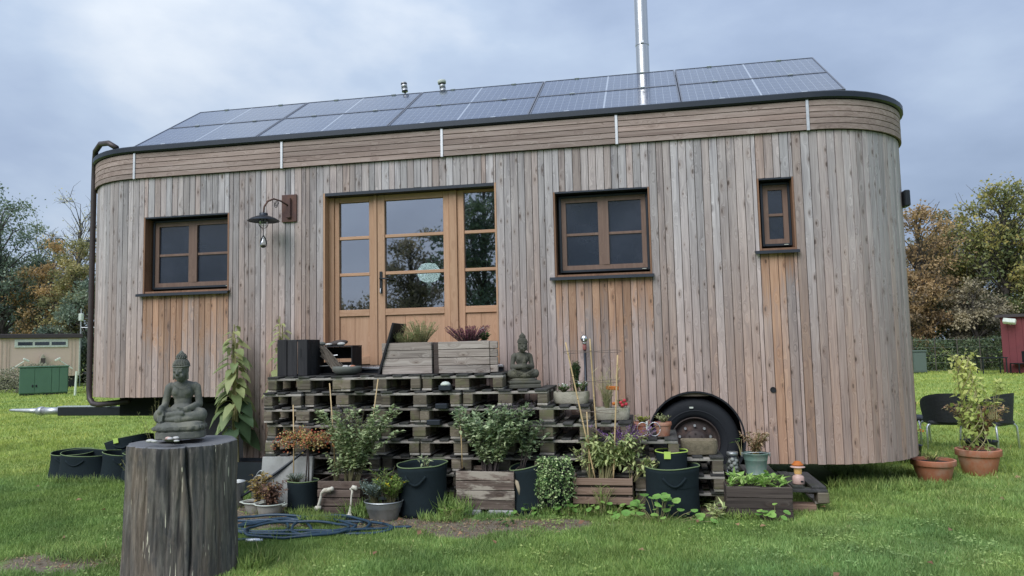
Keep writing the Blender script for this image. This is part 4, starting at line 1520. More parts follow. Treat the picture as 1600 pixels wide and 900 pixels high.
def buddha(label, loc, rz, mat, praying, head_turn, sc):
    t = thing('buddha_statue', label, 'statue', loc, rz)
    t.scale = (sc * (.80 if praying else .79), sc * .86, sc)
    P = []
    E_ = lambda c, r, M=None: P.append(('e', c, r) if M is None else ('e', c, r, M))
    K = lambda a, b, ra, rb: P.append(('k', a, b, ra, rb))
    zb = .118
    E_((0, .03, zb + .06), (.135, .10, .075))
    E_((0, .035, zb + .14), (.086, .064, .10))
    E_((0, .03, zb + .205), (.112, .070, .075))
    E_((0, .03, zb + .245), (.135, .058, .045))
    for sg in (-1, 1):
        E_((sg * .124, .03, zb + .240), (.038, .042, .038))
        E_((sg * .050, -.018, zb + .212), (.048, .024, .034))
        K((sg * .145, .03, zb + .232), (sg * .176, .015, zb + .115), .035, .030)
        K((sg * .08, .02, zb + .045), (sg * .215, -.055, zb + .042), .058, .048)      # thighs
        K((sg * .215, -.055, zb + .036), (sg * -.01, -.145, zb + .020), .045, .031)     # shins
        E_((sg * .212, -.05, zb + .038), (.052, .054, .046))
    E_((0, -.09, zb + .02), (.16, .08, .035))
    if praying:
        for sg in (-1, 1):
            K((sg * .172, .015, zb + .115), (sg * .035, -.125, zb + .125), .034, .024)
            K((sg * .014, -.135, zb + .120), (sg * .010, -.140, zb + .185), .021, .017)
            for i in range(4):
                K((sg * .011, -.158 + .011 * i, zb + .175), (sg * .008, -.150 + .008 * i, zb + .222 - .008 * abs(i - 1)), .0075, .0055)
            K((sg * .012, -.122, zb + .16), (sg * .010, -.132, zb + .195), .008, .006)
    else:
        K((-.172, .015, zb + .115), (-.185, -.105, zb + .092), .029, .022)
        K((-.185, -.10, zb + .095), (-.190, -.128, zb + .075), .026, .024)
        for i in range(4):
            K((-.203 + .014 * i, -.125, zb + .072), (-.205 + .014 * i, -.152, zb + (.006 if i in (1, 2) else .014)), .0088, .0068)
        K((-.165, -.118, zb + .080), (-.150, -.142, zb + .05), .0095, .0075)
        K((.172, .015, zb + .115), (.075, -.105, zb + .088), .029, .021)
        K((.07, -.105, zb + .085), (.0, -.118, zb + .080), .022, .018)
        for i in range(4):
            K((.005, -.132 + .013 * i, zb + .084), (-.062 + .006 * abs(i - 1.5), -.128 + .012 * i, zb + .086), .0085, .0065)
        K((.03, -.125, zb + .095), (-.015, -.134, zb + .104), .009, .007)
        K((-.10, -.13, zb + .052), (.04, -.15, zb + .060), .022, .018)                # upturned sole
    K((0, .03, zb + .26), (0, .02, zb + .32), .040, .036)
    head0 = len(P)
    hz = zb + .362
    E_((0, .012, hz), (.060, .068, .074))
    E_((0, -.008, hz - .032), (.047, .052, .046))
    E_((0, -.040, hz - .058), (.018, .016, .014))
    K((0, -.058, hz + .012), (0, -.072, hz - .016), .0075, .0115)
    for sg in (-1, 1):
        E_((sg * .010, -.064, hz - .018), (.009, .008, .007))
        K((sg * .010, -.058, hz + .022), (sg * .044, -.046, hz + .020), .0065, .005)
        E_((sg * .025, -.052, hz + .003), (.018, .011, .010))
        K((sg * .012, -.0605, hz - .002), (sg * .040, -.052, hz - .003), .0042, .0035)
        E_((sg * .030, -.040, hz - .030), (.020, .018, .020))
        E_((sg * .064, .010, hz + .004), (.009, .017, .024))
        K((sg * .066, .006, hz - .012), (sg * .066, .004, hz - .056), .0075, .0095)
    K((-.014, -.058, hz - .036), (.014, -.058, hz - .036), .0058, .0058)
    K((-.010, -.057, hz - .046), (.010, -.057, hz - .046), .0060, .0060)
    E_((0, .018, hz + .030), (.068, .073, .060))
    E_((0, .022, hz + .088), (.043, .044, .034))
    E_((0, .022, hz + .122), (.022, .022, .022))
    K((0, .022, hz + .125), (0, .022, hz + .150), .013, .003)
    Rm = Matrix.Translation((0, .015, 0)) @ Matrix.Rotation(R(head_turn), 4, 'Z') @ Matrix.Rotation(R(4), 4, 'X') @ Matrix.Translation((0, -.015, 0))
    def turn(v):
        return tuple(Rm @ Vector(v))
    for i in range(head0, len(P)):
        p = P[i]
        P[i] = ('e', turn(p[1]), p[2], Matrix.Rotation(R(head_turn), 4, 'Z')) if p[0] == 'e' else ('k', turn(p[1]), turn(p[2]), p[3], p[4])
    sx = .84
    for i in range(head0):
        p = P[i]
        q_ = lambda v: (v[0] * sx, v[1], v[2])
        P[i] = ('e', q_(p[1]), (p[2][0] * (sx + .04), p[2][1], p[2][2])) if p[0] == 'e' else ('k', q_(p[1]), q_(p[2]), p[3], p[4])
    put('figure', blob(P, .0046, 4), mat, t)
    # hair in small curls, a band and the topknot
    hm = MB()
    for row in range(9):
        el = .10 + row * .155
        nn = max(6, int(34 * math.cos(el)))
        for k in range(nn):
            a = 2 * PI * (k + .5 * (row % 2)) / nn
            v = Vector((.070 * math.cos(el) * math.cos(a), .018 + .075 * math.cos(el) * math.sin(a), hz + .030 + .062 * math.sin(el)))
            if v.y < -.035 and v.z < hz + .040:
                continue
            hm.ball(turn(v), .0066, 6, 4)
    for row in range(4):
        el = .1 + row * .32
        nn = max(4, int(15 * math.cos(el)))
        for k in range(nn):
            a = 2 * PI * (k + .5 * (row % 2)) / nn
            hm.ball(turn((.043 * math.cos(el) * math.cos(a), .022 + .043 * math.cos(el) * math.sin(a), hz + .092 + .034 * math.sin(el))), .0075, 6, 4)
    o = hm.build('hair_curls', mat, t, True)
    o['kind'] = 'stuff'
    band = MB().tube([turn((.071 * math.cos(a), .017 + .077 * math.sin(a), hz + .034)) for a in np.linspace(0, 2 * PI, 30)], .0062, 6)
    band.build('hair_band', mat, t, True)
    # robe hem across the chest
    if not praying:
        MB().tube([(-.07 + .14 * i / 12, -.046 - .006 * math.sin(PI * i / 12), zb + .268 - .036 * math.sin(PI * i / 12)) for i in range(13)], .0032, 5).build('robe_hem', mat, t, True)
    else:
        for sg in (-1, 1):
            for k in range(7):
                MB().tube([(sg * (.03 + .018 * k + .02 * q), -.150 + .014 * k + .004 * q - .02, zb + .062 - .013 * q + .004 * k) for q in range(4)], .0055, 5).build('robe_fold', mat, t, True)
    # base
    if not praying:
        def oval(rx, ry, z):
            return [(rx * abs(math.cos(a)) ** .7 * (1 if math.cos(a) > 0 else -1), ry * abs(math.sin(a)) ** .7 * (1 if math.sin(a) > 0 else -1) - .03, z) for a in [2 * PI * i / 36 for i in range(36)]]
        bm = MB()
        rings = [oval(.205, .170, 0), oval(.210, .175, .008), oval(.208, .172, .044), oval(.196, .162, .052), oval(.200, .164, .056), oval(.212, .176, .068), oval(.214, .178, .088), oval(.202, .166, .098), oval(.20, .15, .112), oval(.16, .12, .122)]
        vs = [p for r_ in rings for p in r_]
        fs = [(i * 36 + k, i * 36 + (k + 1) % 36, (i + 1) * 36 + (k + 1) % 36, (i + 1) * 36 + k) for i in range(len(rings) - 1) for k in range(36)]
        fs += [tuple(reversed(range(36))), tuple((len(rings) - 1) * 36 + k for k in range(36))]
        bm.add(vs, fs)
        b = autosmooth(bm.build('base', mat, t), 30)
        for k in range(18):
            a = 2 * PI * (k + .5) / 18
            ca, sa = math.cos(a), math.sin(a)
            x = .210 * abs(ca) ** .7 * (1 if ca > 0 else -1)
            y = .174 * abs(sa) ** .7 * (1 if sa > 0 else -1) - .03
            MB().ball((x, y, .076), (.036 if abs(sa) > .5 else .007, .007 if abs(sa) > .5 else .034, .017), 10, 6).build('lotus_petal', mat, b, True)
    else:
        b = MB().box(-.225, .225, -.20, .14, 0, .042, .008).build('base', mat, t)
        MB().box(-.215, .215, -.19, .13, .042, .050).build('base_step', mat, b)
        MB().box(-.225, .225, -.20, .14, .050, .082, .008).build('base_step', mat, b)
        MB().lathe([(.19, .082), (.17, .10), (.12, .125)], 30, Matrix.Translation((0, -.03, 0)) @ Matrix.Diagonal((1.1, .85, 1, 1))).build('cushion', mat, b, True)
    return t


buddha('dark stone seated Buddha with hand over knee on the upright tree stump', (2.93, -3.23, .962), R(24), 'statue', False, -14, 1.0)
buddha('small mossy stone Buddha with praying hands on the pallet step', (4.985, -.60, 1.146), R(20), 'statue2', True, 8, .90)


# tree stump ------------------------------------------------------------
def stump():
    t = thing('tree_stump', 'tall silvery grey tree stump with dark stains carrying the Buddha', 'stump', (2.935, -3.23, 0))
    f1, f2 = noise1(1, 4), noise1(7, 9)
    n, hs = 300, 40
    fac = [random.Random(5 * i).random() for i in range(57)]
    vs, fs = [], []
    H = .955
    for j in range(hs + 1):
        z = H * j / hs - .03
        for k in range(n):
            a = 2 * PI * k / n
            r = .366 + .013 * f1(a) + .006 * f2(a + .05 * z) + .004 * math.sin(9 * a + 6 * z) * math.sin(7 * z + 3 * a) + .018 * (1 - z / H) ** 2 - .004 * (j == hs)
            r += .012 * (fac[int((a + .25 * math.sin(2.2 * z + 1)) * 9) % 57] - .5) + .008 * (fac[int(a * 21 + 3 * z) % 57] - .5) * (1 if z < .9 else .3)
            d = (a - 5.45 - .05 * math.sin(z * 5)) % (2 * PI)
            d = min(d, 2 * PI - d)
            r -= .050 * math.exp(-(d / .020) ** 2) * (1 if z > .1 else .6)
            for c0, dp_ in ((4.6, .020), (5.08, .014), (5.95, .016), (4.2, .016), (5.25, .009), (4.85, .010), (5.7, .010), (3.9, .012)):
                d = abs(a - c0 - .04 * math.sin(z * 4 + c0))
                r -= dp_ * math.exp(-(d / .014) ** 2) * (1 if z > .25 else .3)
            vs.append((r * math.cos(a), r * math.sin(a), z + (.005 * f1(2 * a) if j == hs else 0)))
    for j in range(hs):
        for k in range(n):
            k2 = (k + 1) % n
            fs.append((j * n + k, j * n + k2, (j + 1) * n + k2, (j + 1) * n + k))
    m = MB().add(vs, fs)
    m.build('trunk', 'stump', t, True)
    top = vs[hs * n:]
    c = MB()
    rings = []
    for q in (1.0, .97, .6, .25):
        rings += [(x * q, y * q, z + (.006 if q < .99 else 0)) for x, y, z in top]
    fs = [(i * n + k, i * n + (k + 1) % n, (i + 1) * n + (k + 1) % n, (i + 1) * n + k) for i in range(3) for k in range(n)] + [tuple(3 * n + k for k in range(n))]
    c.add(rings, fs).build('cut_top', 'stump_top', t)


stump()
t = thing('offering_dish', 'small dark dish with pale stones in front of the stump Buddha', 'dish', (3.03, -3.49, .961))
MB().lathe([(.0, .004), (.03, .002), (.055, .018), (.058, .022), (.05, .016), (.0, .009)], 18, None, False).build('dish', 'statue', t, True)
for i, (x, y, z, r_) in enumerate(((-.03, .01, .022, .017), (.0, -.012, .022, .015), (.03, .012, .024, .017), (.015, .02, .024, .013))):
    MB().ball((x, y, z), (r_ * 1.4, r_, r_ * .7), 8, 6).build('pebble', 'pink' if i == 0 else 'pebble', t, True)
for i, (x, y, r_) in enumerate(((2.90, -3.53, .022), (3.10, -3.53, .014), (2.95, -3.555, .016))):
    o = MB().ball((0, 0, 0), (r_ * 1.6, r_, r_ * .55), 8, 6).build('pebble', 'pebble', None, True, (x, y, .972))
    tag(o, ('largest pale pebble on the stump left of the offering dish', 'tiny pale pebble on the stump right of the offering dish', 'pale pebble nearest the stump edge before the dish')[i], 'pebble', 'pebbles on the stump')

# ------------------------------------------------------------------ containers


def grow_bag(label, loc, r, h, rz=0.0, tilt=(0, 0), slump=0.0, oval=1.0, handles=True, tagged=False, soil=.82, seed=1, group=None, flare=0.0, rim_mat='piping'):
    t = thing('grow_bag', label, 'grow bag', loc, rz, group, tilt)
    f, f2 = noise1(1, seed), noise1(3, seed + 5)
    n = 48
    rings = []
    for j in range(11):
        z = h * j / 10
        k = j / 10
        row = []
        for i in range(n):
            a = 2 * PI * i / n
            rr = r * (1 - .05 * math.sin(PI * k) + flare * (1 - k)) + r * .045 * f(a) * k + r * .012 * f2(a + k * 2)
            zz = z - slump * h * k * k * (.5 + .5 * math.sin(a + seed)) + h * .02 * f(a * 1 + 2) * k
            row.append((rr * math.cos(a), rr * math.sin(a) * oval, max(zz, 0)))
        rings.append(row)
    inner = []
    for q in (0, 1, 2):
        zf = (1.0, .93, soil)[q]
        inner.append([(x * (.985, .97, .95)[q], y * (.985, .97, .95)[q], z * zf) for x, y, z in rings[-1]])
    al = rings + inner
    vs = [p for row in al for p in row]
    fs = [(j * n + i, j * n + (i + 1) % n, (j + 1) * n + (i + 1) % n, (j + 1) * n + i) for j in range(len(al) - 1) for i in range(n)]
    fs.append(tuple(reversed(range(n))))
    MB().add(vs, fs).build('bag', 'fabric', t, True)
    MB().add(inner[-1], [tuple(range(n))]).build('soil', 'soil', t)
    MB().tube(rings[-1] + rings[-1][:2], .0055, 6, False).build('rim', rim_mat, t, True)
    if handles:
        for a0 in (-PI / 2, PI / 2):
            pts = []
            for i in range(9):
                u = i / 8
                a = a0 + (u - .5) * .8
                pts.append((r * 1.035 * math.cos(a), r * oval * 1.035 * math.sin(a), h * .80 - h * .17 * math.sin(PI * u)))
            MB().tube(pts, .011, 6).build('handle', 'fabric', t, True)
    if tagged:
        a = -PI / 2 - .25
        MB().box(-.03, .03, -.002, .002, -.045, .02).build('tag', 'lime', t, False, (r * 1.03 * math.cos(a), r * oval * 1.03 * math.sin(a) - .008, h - .012))
    return t


def crate(name, label, cat, x0, x1, y0, y1, z0, z1, slats, mat, soil=True, gap=.008, rz=0.0, corner='crate', soil_drop=.04, thick=.014, skew=True):
    cx, cy = (x0 + x1) / 2, (y0 + y1) / 2
    t = thing(name, label, cat, (cx, cy, z0), rz)
    w, d, h = x1 - x0, y1 - y0, z1 - z0
    hs = (h - gap * (slats - 1)) / slats
    for i in range(slats):
        za = i * (hs + gap)
        j = (lambda: U(-.004, .004)) if skew else (lambda: 0)
        for nm, b in (('front', (-w / 2, w / 2, -d / 2, -d / 2 + thick)), ('back', (-w / 2, w / 2, d / 2 - thick, d / 2))):
            MB().box(*b, za, za + hs, .003).build('slat', mat, t, False, (j(), j() * .7, 0), (0, R(U(-.5, .5)) if skew else 0, 0))
        for nm, b in (('l', (-w / 2 + .001, -w / 2 + thick, -d / 2 + thick + .001, d / 2 - thick - .001)), ('r', (w / 2 - thick, w / 2 - .001, -d / 2 + thick + .001, d / 2 - thick - .001))):
            MB().box(*b, za, za + hs, .003).build('end_slat', mat, t)
    for sx in (-1, 1):
        for sy in (-1, 1):
            a, b = sorted((sx * (w / 2 - thick - .001), sx * (w / 2 - thick - .028)))
            c_, e = sorted((sy * (d / 2 - thick - .001), sy * (d / 2 - thick - .028)))
            MB().box(a, b, c_, e, 0, h - .006).build('corner_post', corner, t)
    if soil:
        MB().box(-w / 2 + thick + .002, w / 2 - thick - .002, -d / 2 + thick + .002, d / 2 - thick - .002, .01, h - soil_drop).build('soil', 'soil', t)
    return t


def pot(name, label, cat, loc, prof, mat, soil_z, soil_r, n=32, squash=1.0):
    t = thing(name, label, cat, loc)
    M = Matrix.Diagonal((1, squash, 1, 1))
    o = MB().lathe(prof, n, M, False).build('pot', mat, t, True)
    autosmooth(o, 45)
    o = MB().lathe([(0, soil_z + .004), (soil_r * .6, soil_z + .006), (soil_r, soil_z)], n, M, False).build('soil', 'soil', t)
    return t


def terra(r, h):
    return [(0, 0), (r * .68, 0), (r * .70, .004), (r * .90, h * .74), (r * .99, h * .75), (r, h * .76), (r, h - .004), (r * .98, h), (r * .90, h), (r * .86, h * .8)]


def foliage(t, specs, stem_mat='stem', z=0.0, name='foliage'):
    """specs: list of (mat, kwargs for sprig); one foliage mesh per leaf material"""
    by = {}
    mb = MB()
    for mat, kw in specs:
        lf = by.setdefault(mat, LF())
        kw = dict(kw)
        stemless = kw.pop('nostem', False)
        sprig(lf, None if stemless else mb, **kw)
    for mat, lf in by.items():
        bloom = mat in ('purple', 'yellow', 'white', 'orange', 'berry', 'heather')
        lf.build('flowers' if bloom else name, mat, t)['kind'] = 'stuff'
    if mb.v:
        mb.build('stems', stem_mat, t, True)


# --- empty felt bags on the lawn at the left
grow_bag('empty black felt bag at the far left of the bag pile', (-1.18, .42, 0), .26, .36, .2, (0, 0), .15, .8, True, False, .3, 3, 'felt bags left of the stump', .12)
grow_bag('wide slumped black felt bag in front of the bag pile', (-.86, .30, 0), .30, .36, .1, (R(4), 0), .10, .75, True, False, .3, 8, 'felt bags left of the stump', .22)
grow_bag('leaning black felt bag with a lime tag on top of the pile', (-.46, .66, .14), .30, .36, .3, (R(-6), R(-12)), .1, .8, True, True, .3, 13, 'felt bags left of the stump', .05)
grow_bag('folded black felt bag in the middle of the bag pile', (-.34, .30, 0), .24, .36, .5, (0, R(3)), .12, .8, True, False, .3, 21, 'felt bags left of the stump', .1)
grow_bag('black felt bag half hidden behind the tree stump', (.0, .22, 0), .24, .37, .1, (0, R(2)), .06, .85, False, False, .3, 34, 'felt bags left of the stump', .06)

# --- big felt bag with a seedling, centre left
t = grow_bag('large black felt grow bag with a small seedling between two crates', (4.10, -1.22, 0), .245, .48, 0, (0, 0), .04, .92, True, False, .80, 41)
foliage(t, [('shrub', dict(base=(.04, 0, .38), height=.14, spread=.10, stems=7, per=5, ln=.055, wd=.022, start=.35, up=.3))], 'stem')
# --- felt bag behind the ivy
t = grow_bag('tall black felt bag behind the trailing ivy', (5.14, -1.04, 0), .22, .50, .2, (0, 0), .18, .9, False, False, .8, 55)
lf, mb = LF(), MB()
for i in range(34):
    a = U(-2.6, -.2)
    x0_, y0_ = .05 + .14 * math.cos(a), .17 * math.sin(a)
    ln_ = U(.25, .50)
    pts = []
    for k in range(9):
        u = k / 8
        pts.append((.0 + (.13 + .03 * u) * math.cos(a) + .03 * math.sin(5 * u + i), (.15 + .05 * min(1, u * 3)) * math.sin(a), .50 + .03 * math.sin(PI * min(1, u * 3)) - ln_ * max(0, u - .12)))
    mb.tube(pts, .0022, 4, False)
    P = np.array(pts)
    k = 62
    idx = rng.random(k) * 7.99
    ii = idx.astype(int)
    fr = (idx - ii)[:, None]
    Q = P[ii] * (1 - fr) + P[ii + 1] * fr + rng.normal(size=(k, 3)) * .014
    D = unit(k) * .8 + np.array([math.cos(a), math.sin(a), -.2])
    lf.leaves(Q, D, unit(k) + np.array([0, -.6, .8]), .022 * (.6 + .8 * rng.random(k)), .017 * (.6 + .8 * rng.random(k)), shape='leaf', fold=.1)
iv = thing('trailing_ivy', 'small leaved variegated plant trailing down over the black felt bag', 'plant', (5.36, -1.10, 0))
lf.build('foliage', 'ivy', iv)
mb.build('stems', 'stem_dark', iv)
MB().lathe([(0, .0), (.10, .0), (.135, .46), (.125, .46), (.10, .40), (0, .40)], 20, None, False).build('pot', 'fabric', iv, True)
# --- felt bag with smaller one inside
grow_bag('big black felt bag with front handle holding a smaller bag', (6.43, -1.02, 0), .255, .45, .1, (0, 0), .05, .9, True, False, .6, 61)
grow_bag('small green rimmed felt bag with lime tag inside the bigger bag', (6.44, -.95, .27), .150, .295, 0, (0, 0), .02, .92, False, True, .8, 66, None, 0, 'lime')

# --- crate A: dark crate with tall shrub
t = crate('wooden_crate', 'dark weathered crate with tall leafy shrub and hanging bones', 'crate', 3.12, 3.55, -1.42, -1.02, 0.02, .33, 4, 'crate', gap=.010)
foliage(t, [('shrub', dict(base=(.05, .0, .27), height=.70, spread=.46, stems=38, per=66, ln=.056, wd=.030, start=.22, up=.25, lean=(.10, 0), flat=.6)),
            ('shrub', dict(base=(-.12, .0, .27), height=.28, spread=.22, stems=8, per=20, ln=.05, wd=.026, start=.3, up=.2, flat=.6)),
            ('plumdark', dict(base=(.10, .0, .62), height=.42, spread=.26, stems=14, per=14, ln=.035, wd=.014, start=.4, up=.5, flat=.6))], 'stem')
for nm, pts, rad, lab in (('bone', [(3.14, -1.45, .08), (3.15, -1.455, .11), (3.17, -1.46, .17), (3.18, -1.46, .225), (3.21, -1.46, .25), (3.27, -1.455, .255)], [.022, .015, .012, .013, .020, .026], 'bleached hooked bone hanging on the left of the dark crate'),
                          ('bone', [(3.47, -1.50, .02), (3.475, -1.49, .05), (3.482, -1.48, .10), (3.485, -1.47, .20), (3.49, -1.46, .24), (3.485, -1.455, .265)], [.024, .018, .010, .009, .010, .013], 'long thin bleached bone standing against the dark crate')):
    f_ = noise1(3, int(rad[0] * 1000))
    ts = np.linspace(0, len(pts) - 1, 22)
    P = np.array(pts)
    fine = [tuple(P[min(int(u), len(pts) - 2)] * (1 - (u - min(int(u), len(pts) - 2))) + P[min(int(u), len(pts) - 2) + 1] * (u - min(int(u), len(pts) - 2))) for u in ts]
    rr = [float(np.interp(u, range(len(rad)), rad)) * (1 + .12 * f_(u)) for u in ts]
    m = MB().tube(fine, rr, 10)
    for e, r_ in ((fine[0], rr[0]), (fine[-1], rr[-1])):
        m.ball((e[0] - .012, e[1], e[2]), r_ * 1.02, 9, 7)
        m.ball((e[0] + .012, e[1], e[2] + .01), r_ * .95, 9, 7)
    o = put(nm, m.mesh('bone', True), 'bone')
    tag(o, lab, 'bone')
o = MB().tube([(3.48, -1.46, .27), (3.50, -1.465, .285), (3.525, -1.47, .28), (3.54, -1.475, .26)], [.010, .020, .022, .009], 10).build('bone', 'bone', None, True)
tag(o, 'small knob of bleached bone at the right edge of the dark crate', 'bone')

# --- zinc tub with yellow flowers
zp = [(0, 0), (.125, 0), (.130, .006), (.148, .06), (.150, .064), (.153, .068), (.160, .10), (.164, .104), (.166, .108), (.176, .158), (.182, .160), (.186, .166), (.182, .172), (.172, .166), (.168, .14)]
t = pot('zinc_tub', 'ribbed zinc tub with blue green leaves and yellow flowers', 'plant tub', (3.80, -1.46, 0), zp, 'zinc', .145, .165, 40, .9)
foliage(t, [('bluegreen', dict(base=(-.09, .0, .14), height=.20, spread=.17, stems=46, per=30, ln=.032, wd=.012, start=.3, up=.4)),
            ('wildgrass', dict(base=(.07, .02, .14), height=.22, spread=.19, stems=36, per=34, ln=.038, wd=.011, start=.2, up=.5)),
            ('wildgrass', dict(base=(.03, .06, .14), height=.30, spread=.20, stems=20, per=8, ln=.10, wd=.007, start=.2, up=.5)),
            ('yellow', dict(base=(.07, -.02, .22), height=.15, spread=.15, stems=10, per=2, ln=.026, wd=.026, start=.9, up=.6, shape='round', nostem=True))], 'stem')

# --- crate B: flaking crate with basil bush
t = crate('wooden_crate', 'flaking pale wooden crate with big bushy herb in the middle', 'crate', 4.43, 4.99, -1.22, -.86, .05, .40, 4, 'crate_pale', gap=.006)
foliage(t, [('bean', dict(base=(.0, .0, .32), height=.62, spread=.50, stems=50, per=72, ln=.062, wd=.036, start=.18, up=.25, lean=(.05, -.04), flat=.55)),
            ('shrub', dict(base=(.05, -.05, .32), height=.50, spread=.42, stems=30, per=55, ln=.05, wd=.032, start=.25, up=.2, lean=(.02, -.05), flat=.5)),
            ('plumdark', dict(base=(.14, .0, .70), height=.30, spread=.34, stems=14, per=16, ln=.035, wd=.014, start=.35, up=.5, lean=(.10, 0), flat=.5)),
            ('bean', dict(base=(.32, .02, .34), height=.46, spread=.20, stems=10, per=40, ln=.05, wd=.03, start=.3, up=.2, lean=(.10, 0), flat=.6))], 'stem_dark')
for x in (4.55, 4.86):
    o = MB().box(x - .12, x + .12, -1.25, -.9, 0, .047, .006).build('paving_brick', 'slab')
    tag(o, 'dark paving brick under the %s end of the flaking pale crate' % ('left' if x < 4.7 else 'right'), 'brick', 'bricks under the crate')
o = MB().tube([(4.995, -1.17, .33), (5.015, -1.19, .30), (5.03, -1.20, .24), (5.035, -1.20, .18)], [.010, .024, .018, .005], 8).build('dried_gourd', 'branch', None, True)
tag(o, 'pale dried gourd hanging at the right corner of the flaking crate', 'gourd')

# --- crate C: brown crate with sage and three bamboo canes
t = crate('wooden_crate', 'low brown slatted crate with sage and bamboo canes', 'crate', 5.53, 6.08, -1.14, -.84, .10, .335, 3, 'crate_brown', gap=.022)
foliage(t, [('sage', dict(base=(.02, .0, .20), height=.44, spread=.36, stems=36, per=40, ln=.066, wd=.026, start=.38, up=-.05, droop=.25, lean=(.06, -.03), flat=.5, srad=.006)),
            ('sage', dict(base=(-.12, .0, .20), height=.36, spread=.22, stems=10, per=20, ln=.055, wd=.022, start=.35, up=.0, lean=(-.05, 0), flat=.5)),
            ('purple', dict(base=(.16, .02, .38), height=.34, spread=.38, stems=30, per=60, ln=.024, wd=.010, start=.42, up=.5, lean=(.10, 0), flat=.5, jit=.5)),
            ('sage', dict(base=(.26, .0, .18), height=.26, spread=.20, stems=8, per=16, ln=.075, wd=.028, start=.4, up=-.3, lean=(.10, -.02), flat=.6))], 'stem_pale')
CANES = [((5.48, -.97, 1.595), (5.735, -1.06, .30)), ((5.715, -.97, 1.625), (5.765, -.92, .30)), ((5.975, -.97, 1.465), (5.90, -1.06, .30))]
for i, (a, b) in enumerate(CANES):
    A, B = Vector(a), Vector(b)
    k = 13
    pts = [A.lerp(B, j / (k - 1)) for j in range(k)]
    m = MB().tube(pts, .0075, 8)
    for j in range(1, k - 1, 2):
        m.tube([A.lerp(B, (j - .06) / (k - 1)), A.lerp(B, (j + .06) / (k - 1))], .0092, 8)
    o = put('bamboo_cane', m.mesh('cane', True), 'bamboo')
    tag(o, ('leftmost leaning bamboo cane in the brown crate', 'tall middle bamboo cane in the brown crate', 'right hand bamboo cane in the brown crate')[i], 'bamboo cane', 'bamboo canes in the crate')
ob = MB()
for z in (1.50, 1.215, .93):
    ps = []
    for a, b in CANES:
        u = (a[2] - z) / (a[2] - b[2])
        ps.append(Vector(a).lerp(Vector(b), max(u, 0)))
    c = (ps[0] + ps[1] + ps[2]) / 3
    w_ = (ps[2] - ps[0]).length / 2
    pts = [(c.x + (w_ + .04) * math.cos(q), c.y + .03 + .08 * math.sin(q), z + .012 * math.sin(q * 2)) for q in np.linspace(0, 2 * PI, 28)]
    o = MB().tube(pts, .0028, 5, False).build('wire_hoop', 'wire')
    tag(o, {1.50: 'top wire hoop around the three bamboo canes', 1.215: 'middle wire hoop around the bamboo canes', .93: 'lowest wire hoop around the bamboo canes'}[z], 'wire hoop', 'wire hoops on the canes')
for i, (a, b, lab) in enumerate((((3.055, -1.0, 1.235), (3.14, -1.06, .35), 'thin cane standing in the tall shrub crate'), ((3.565, -.97, 1.27), (3.50, -1.08, .60), 'slanting cane leaning in the tall shrub crate'), ((2.655, -1.0, 1.02), (2.72, -1.12, .22), 'cane tied to the autumn berry tree'), ((4.42, -1.0, .86), (4.45, -1.05, .4), 'short cane at the left of the bushy herb'), ((5.665, -.98, .93), (5.68, -1.05, .3), 'short thin cane among the sage'))):
    o = MB().tube([a, tuple((p + q) / 2 + .004 for p, q in zip(a, b)), b], .0062, 6).build('garden_cane', 'bamboo', None, True)
    tag(o, lab, 'cane')

# --- planter box with lettuce
t = crate('planter_box', 'dark brown plank planter full of bright lettuce', 'planter', 6.90, 7.46, -1.20, -.88, 0.0, .285, 3, 'planter_dark', gap=.003, soil_drop=.02)
foliage(t, [('lettuce', dict(base=(-.22 + .055 * i, U(-.08, .08), .25), height=U(.06, .11), spread=.06, stems=9, per=3, ln=.085, wd=.032, start=.1, up=.5, nostem=True, curl=.2)) for i in range(9)] +
        [('nast', dict(base=(.10, .02, .25), height=.12, spread=.14, stems=7, per=1.6, ln=.06, wd=.06, start=.9, up=.15, shape='round', srad=.002))], 'stem_pale')

# --- plank planters on the top step
t = crate('planter_box', 'grey pine plank box with thyme at the door, left of two', 'planter', 3.515, 4.055, -.72, -.36, 1.308, 1.632, 4, 'planter_grey', gap=.003, soil_drop=.03)
foliage(t, [('thyme', dict(base=(-.05, 0, .28), height=.15, spread=.19, stems=110, per=26, ln=.018, wd=.007, bend=-.2, start=.1, up=.6)),
            ('thyme', dict(base=(.10, 0, .28), height=.26, spread=.22, stems=80, per=26, ln=.02, wd=.008, bend=.0, start=.1, up=.6)),
            ('dry', dict(base=(.12, 0, .34), height=.27, spread=.18, stems=16, per=7, ln=.014, wd=.008, start=.5, up=.6, srad=.0015)),
            ('thyme', dict(base=(-.20, 0, .28), height=.20, spread=.10, stems=9, per=9, ln=.02, wd=.007, start=.3, up=.6))], 'stem_pale')
t = crate('planter_box', 'grey plank box with purple heather at the door, right of two', 'planter', 4.13, 4.67, -.72, -.36, 1.308, 1.632, 4, 'planter_grey', gap=.006, soil_drop=.03)
foliage(t, [('heather', dict(base=(.0, 0, .28), height=.20, spread=.25, stems=110, per=36, ln=.016, wd=.008, bend=-.1, start=.25, up=.8, flat=.7)),
            ('green', dict(base=(.17, .02, .28), height=.12, spread=.08, stems=16, per=12, ln=.035, wd=.02, start=.3, up=.4)),
            ('white', dict(base=(.13, .04, .28), height=.17, spread=.05, stems=6, per=3, ln=.02, wd=.02, start=.9, up=.4, shape='round', nostem=True))], 'stem_dark')
MB().box(-.33, -.275, -.155, .12, 0.0, .31).build('end_cheek', 'planter_dark', t)
for i in range(4):
    MB().box(.272, .352, -.176 + U(-.004, .004), -.14, .004 + i * .08, .078 + i * .08, .005).build('log_end', 'planter_grey', t)
